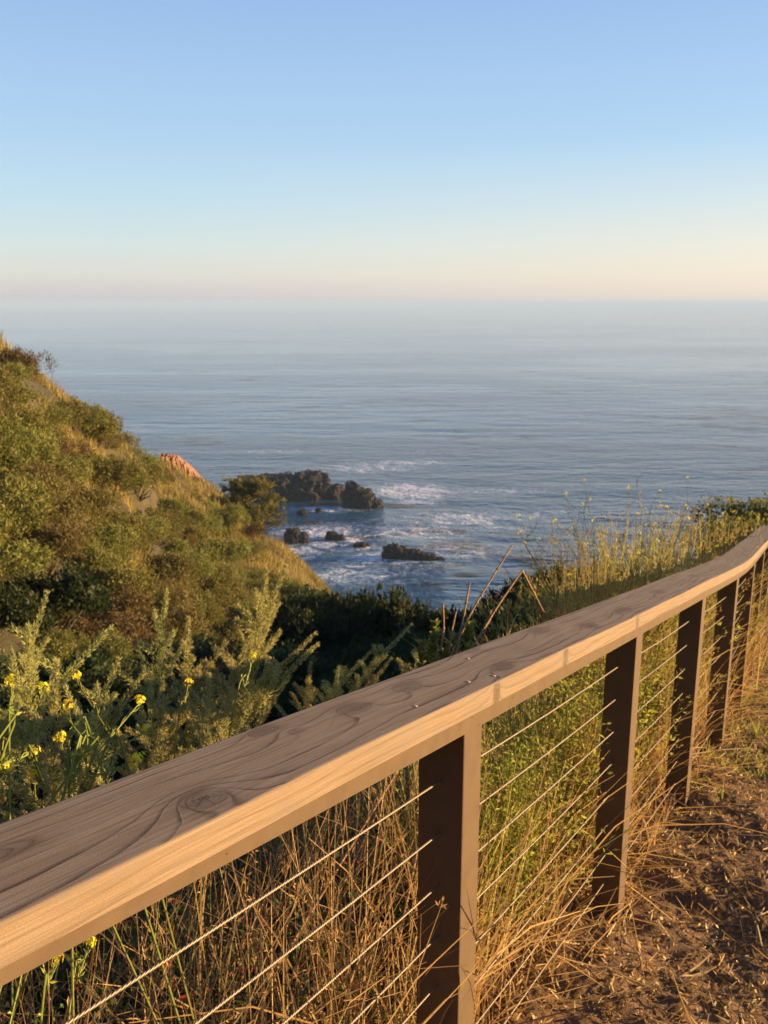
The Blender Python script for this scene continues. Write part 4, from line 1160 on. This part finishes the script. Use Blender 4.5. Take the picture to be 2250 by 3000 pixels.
def weeds():
    rng = np.random.RandomState(51); used = set()
    spots = []
    for k in range(60): spots.append((1.05 + 1.75 * rng.rand(), .2 + .5 * rng.rand() ** 1.3, .75 + .5 * rng.rand()))
    for k in range(34): spots.append((2.6 + 3.4 * rng.rand(), .18 + .6 * rng.rand(), .6 + .5 * rng.rand()))
    for k in range(14): spots.append((-.6 + 1.6 * rng.rand(), .9 + .7 * rng.rand(), .35 + .3 * rng.rand()))
    for k in range(12): spots.append((3.2 + 3.5 * rng.rand(), -.25 - .5 * rng.rand(), .15 + .2 * rng.rand()))
    for j, (s, t, h) in enumerate(spots):
        if t > 0: h = min(h, max(.22, (.84 - 1.5 * max(0, t - .16)) / .8))
        x, y = xy(s, t); z = float(ground(np.array([x]), np.array([y]))[0]); q = j % 3; w = .75 + .5 * rng.rand()
        if t < 0: w = .45
        if q not in used: used.add(q); WD[q].location = (x, y, z); WD[q].scale = (w, w, h); WD[q].rotation_euler = (0, 0, rng.rand() * 6)
        else: copy_thing(WD[q], (x, y, z), rng.rand() * 6, (w, w, h), 'low yellow green weed at the edge of the path beside the lower posts' if t < 0 else None)
weeds()

# ------------------------------------------------------------------ leafy green shoots and dry stalks beyond the middle of the rail
def shoots():
    for j, (xd, yd, R, lab) in enumerate([(940, 1345, 2.6, 'leafy green shoot behind the handrail, left of the dry stalks'), (985, 1375, 2.5, 'short leafy green shoot between the dry stalks'), (1012, 1350, 2.6, 'leafy green shoot right of the upright dry stalks'),
                                          (1068, 1362, 2.7, 'small leafy green shoot by the bent dry stalk'), (915, 1390, 2.5, 'low leafy green shoot leftmost behind the handrail'), (960, 1400, 2.4, 'lowest leafy green shoot hugging the handrail')]):
        rng = np.random.RandomState(60 + j)
        p = at(xd, yd, R); z = float(ground(np.array([p[0]]), np.array([p[1]]))[0]); H = p[2] - z
        root = empty('leafy_shoot', (p[0], p[1], z)); tag(root, lab, 'plant', 'leafy green shoots behind the handrail')
        C = smooth_path([(.03, 0, 0), (-.01, .01, H * .5), (0, 0, H)], 12)
        sb = MB(); sb.tube(C, np.linspace(.004, .0012, 12), 5); sb.build('stem', M['mustardstem'], root)
        n = 300; f = rng.rand(n) ** .6; P = np.stack([np.interp(f, np.linspace(0, 1, 12), C[:, q]) for q in range(3)], -1); a = rng.rand(n) * 6.28
        D = np.stack([np.cos(a), np.sin(a), .7 + .4 * rng.rand(n)], -1)
        lf = MB(); lf.leaves(P, D, .045 * (1.15 - .6 * f) * (.7 + .5 * rng.rand(n)), .012, rng); lf.build('foliage', M['shoot'], root)
shoots()
def stalks():
    L = [([(985, 1415), (1000, 1340), (1015, 1258)], 2.2, 2.35, 'straight upright dry stalk behind the handrail'),
         ([(975, 1415), (1020, 1320), (1065, 1245), (1107, 1178)], 2.2, 2.5, 'longest dry stalk leaning right against the sea'),
         ([(1020, 1400), (1075, 1310), (1128, 1233)], 2.2, 2.45, 'dry stalk leaning right to the bent tip'),
         ([(1128, 1233), (1155, 1285), (1182, 1338)], 2.45, 2.5, 'dry stalk hanging down from the bent tip'),
         ([(1040, 1385), (1055, 1345), (1060, 1318)], 2.4, 2.45, 'short dark dry stalk under the bent stalk'),
         ([(950, 1420), (958, 1360), (957, 1305)], 2.4, 2.5, 'short reddish dry stalk left of the upright one'),
         ([(968, 1420), (975, 1370), (985, 1322)], 2.4, 2.5, 'thin forked dry stalk beside the reddish one')]
    for pts, R0, R1, lab in L:
        P = [at(x, y, R0 + (R1 - R0) * i / (len(pts) - 1)) for i, (x, y) in enumerate(pts)]
        g = P[0].copy()
        if 'hanging' not in lab:
            P = [P[0] - nrm(P[1] - P[0]) * .9] + P
        C = smooth_path(P, 16); mb = MB(); mb.tube(C - C[0], np.linspace(.0036, .0022, 16), 6)
        if 'hanging' in lab: pass
        for q in (6, 9, 12): mb.tube([C[q] - C[0], C[q] - C[0] + (C[q + 1] - C[q]) * .12], [.0044, .0044], 6)
        o = mb.build('dry_stalk', M['stalk'], smooth=True); o.location = C[0]; tag(o, lab, 'stalk', 'dry stalks behind the handrail')
stalks()

# ------------------------------------------------------------------ dry grass under the cables (uncountable)
def dry_grass():
    rng = np.random.RandomState(71)
    mb = MB()
    # fine standing straw
    n = 11000
    s = -1.2 + 7.5 * rng.rand(n) ** 1.25; t = .1 + 1.3 * rng.rand(n) ** 1.2
    x, y = xy(s, t); z = ground(x, y)
    dens = fbm(x * 3, y * 3, 3) + .25 * np.exp(-((s - .55) / .5) ** 2)
    k = dens > -.12 + .3 * np.clip(t - .9, 0, 1); s, t, x, y, z = s[k], t[k], x[k], y[k], z[k]; n = len(x)
    h = (.22 + .5 * rng.rand(n) ** 1.4) * (1 + .4 * np.exp(-((s - .6) / .6) ** 2)); h = np.minimum(h, np.maximum(.15, .80 - .75 * np.maximum(0, t - .25))); le = rng.normal(size=(n, 2)) * .26 + np.array([.10, -.06])
    f = np.linspace(0, 1, 5)
    P = np.stack([x[:, None] + le[:, :1] * h[:, None] * f ** 1.7, y[:, None] + le[:, 1:] * h[:, None] * f ** 1.7, z[:, None] - .02 + h[:, None] * (f - .18 * f ** 3 * np.abs(le[:, :1]) * 2)], -1)
    mb.blades(P, np.array([.0013, .0013, .0012, .0009, .0004])[None] * (.7 + .8 * rng.rand(n, 1)), rng, rng.rand(n))
    k = rng.choice(n, n // 4, False); tip = P[k, -1]; dr = nrm(P[k, -1] - P[k, -2]); tp = np.repeat(tip, 7, 0); dd = np.repeat(dr, 7, 0)
    tp = tp - dd * rng.rand(len(tp), 1) * .05 + rng.normal(size=tp.shape) * .003
    mb.leaves(tp, dd + rng.normal(size=tp.shape) * .4, .014, .0035, rng)
    # thatch at the foot
    n = 15000
    s = -1.2 + 6.5 * rng.rand(n); t = .02 + 1.3 * rng.rand(n); x, y = xy(s, t); z = ground(x, y)
    h = .03 + .14 * rng.rand(n) ** 1.6; le = rng.normal(size=(n, 2)) * 1.0; f = np.linspace(0, 1, 3)
    P = np.stack([x[:, None] + le[:, :1] * h[:, None] * f ** 1.5, y[:, None] + le[:, 1:] * h[:, None] * f ** 1.5, z[:, None] - .01 + h[:, None] * f], -1)
    mb.blades(P, np.array([.0024, .002, .0006])[None], rng, rng.rand(n))
    # lying and crossing straw
    n = 1500
    s = -1.2 + 6 * rng.rand(n); t = .08 + 1.1 * rng.rand(n); x, y = xy(s, t); z = ground(x, y) + .02 + .22 * rng.rand(n) ** 2
    a = rng.rand(n) * 6.28; L = .15 + .4 * rng.rand(n); sl = rng.normal(size=n) * .25
    f = np.linspace(0, 1, 4)
    P = np.stack([x[:, None] + (np.cos(a) * L)[:, None] * f, y[:, None] + (np.sin(a) * L)[:, None] * f, z[:, None] + (sl * L)[:, None] * f - .1 * L[:, None] * f * f], -1)
    mb.blades(P, np.array([.0018, .0018, .0015, .0008])[None], rng, rng.rand(n))
    o = mb.build('dry_grass', M['straw']); tag(o, 'tangled dry straw coloured grass behind and below the cables', 'grass', kind='stuff')
    # leaning canes caught on the cables
dry_grass()

# ------------------------------------------------------------------ litter on the path (uncountable)
def litter():
    rng = np.random.RandomState(81); mb = MB()
    def base(n):
        s = -.5 + 7 * rng.rand(n) ** 1.3; t = .15 - 2.2 * rng.rand(n) ** .9
        x, y = xy(s, t); z = bench_z(s, t) + .012 + fbm(x * 2.2, y * 2.2, 3) * .06 + fbm(x * 14, y * 14, 3) * .026 + np.maximum(fbm(x * 40 + 3, y * 40, 2), 0) * .022
        return x, y, z
    n = 20000; x, y, z = base(n); a = rng.rand(n) * 6.28; L = .015 + .11 * rng.rand(n) ** 2.2; up = rng.normal(size=n) * .25
    f = np.linspace(-.5, .5, 3)
    P = np.stack([x[:, None] + (np.cos(a) * L)[:, None] * f, y[:, None] + (np.sin(a) * L)[:, None] * f, z[:, None] + .006 + (up * L)[:, None] * f + .004 * np.abs(f)], -1)
    mb.blades(P, np.array([.0013, .0018, .0010])[None] * (.6 + .9 * rng.rand(n, 1)), rng, rng.rand(n) ** 1.3)
    n = 60000; x, y, z = base(n)
    mb.leaves(np.stack([x, y, z + .003], -1), rng.normal(size=(n, 3)) * np.array([1, 1, 1.1]), .010 + .026 * rng.rand(n) ** 2, .004 + .009 * rng.rand(n) ** 1.5, rng, rng.rand(n))
    n = 420; x, y, z = base(n); a = rng.rand(n) * 6.28; L = .08 + .14 * rng.rand(n); f = np.linspace(-.5, .5, 4)
    P = np.stack([x[:, None] + (np.cos(a) * L)[:, None] * f, y[:, None] + (np.sin(a) * L)[:, None] * f + .01 * f * f, z[:, None] + .012 + .02 * np.abs(f)], -1)
    mb.blades(P, np.array([.0016, .0024, .0024, .0012])[None], rng, .6 + .4 * rng.rand(n))
    o = mb.build('path_litter', M['litter']); tag(o, 'scattered straw, chips and dead leaves on the brown path', 'litter', kind='stuff')
    # short green grass on the verge
    g = MB(); n = 7000
    s = 2.6 + 6 * rng.rand(n); t = .1 - 1.6 * rng.rand(n); x, y = xy(s, t)
    k = (fbm(x * 1.8, y * 1.8, 3) + .12 * (s - 4) > 0.02); s, t, x, y = s[k], t[k], x[k], y[k]; n = len(x)
    z = bench_z(s, t) + .012 + fbm(x * 2.2, y * 2.2, 3) * .06; h = .03 + .08 * rng.rand(n); le = rng.normal(size=(n, 2)) * .6; f = np.linspace(0, 1, 3)
    P = np.stack([x[:, None] + le[:, :1] * h[:, None] * f ** 1.6, y[:, None] + le[:, 1:] * h[:, None] * f ** 1.6, z[:, None] - .01 + h[:, None] * f], -1)
    g.blades(P, np.array([.0016, .0014, .0004])[None], rng, rng.rand(n))
    o = g.build('verge_grass', M['weed']); tag(o, 'short yellow green grass on the verge of the path', 'grass', kind='stuff')
litter()

# ------------------------------------------------------------------ evening haze over the water
def haze():
    mb = MB(); mb.box((0, 0, -12), (31000, 0, 0), (0, 31000, 0), (0, 0, 24.0))
    m = bpy.data.materials.new('haze'); m.use_nodes = True; n, l = m.node_tree.nodes, m.node_tree.links
    n.remove(n['Principled BSDF'])
    v = n.new('ShaderNodeVolumePrincipled'); v.inputs['Density'].default_value = 2.9e-4; v.inputs['Color'].default_value = (.46, .66, .94, 1)
    l.new(v.outputs[0], n['Material Output'].inputs['Volume'])
    o = mb.build('haze', m); o['kind'] = 'stuff'
haze()
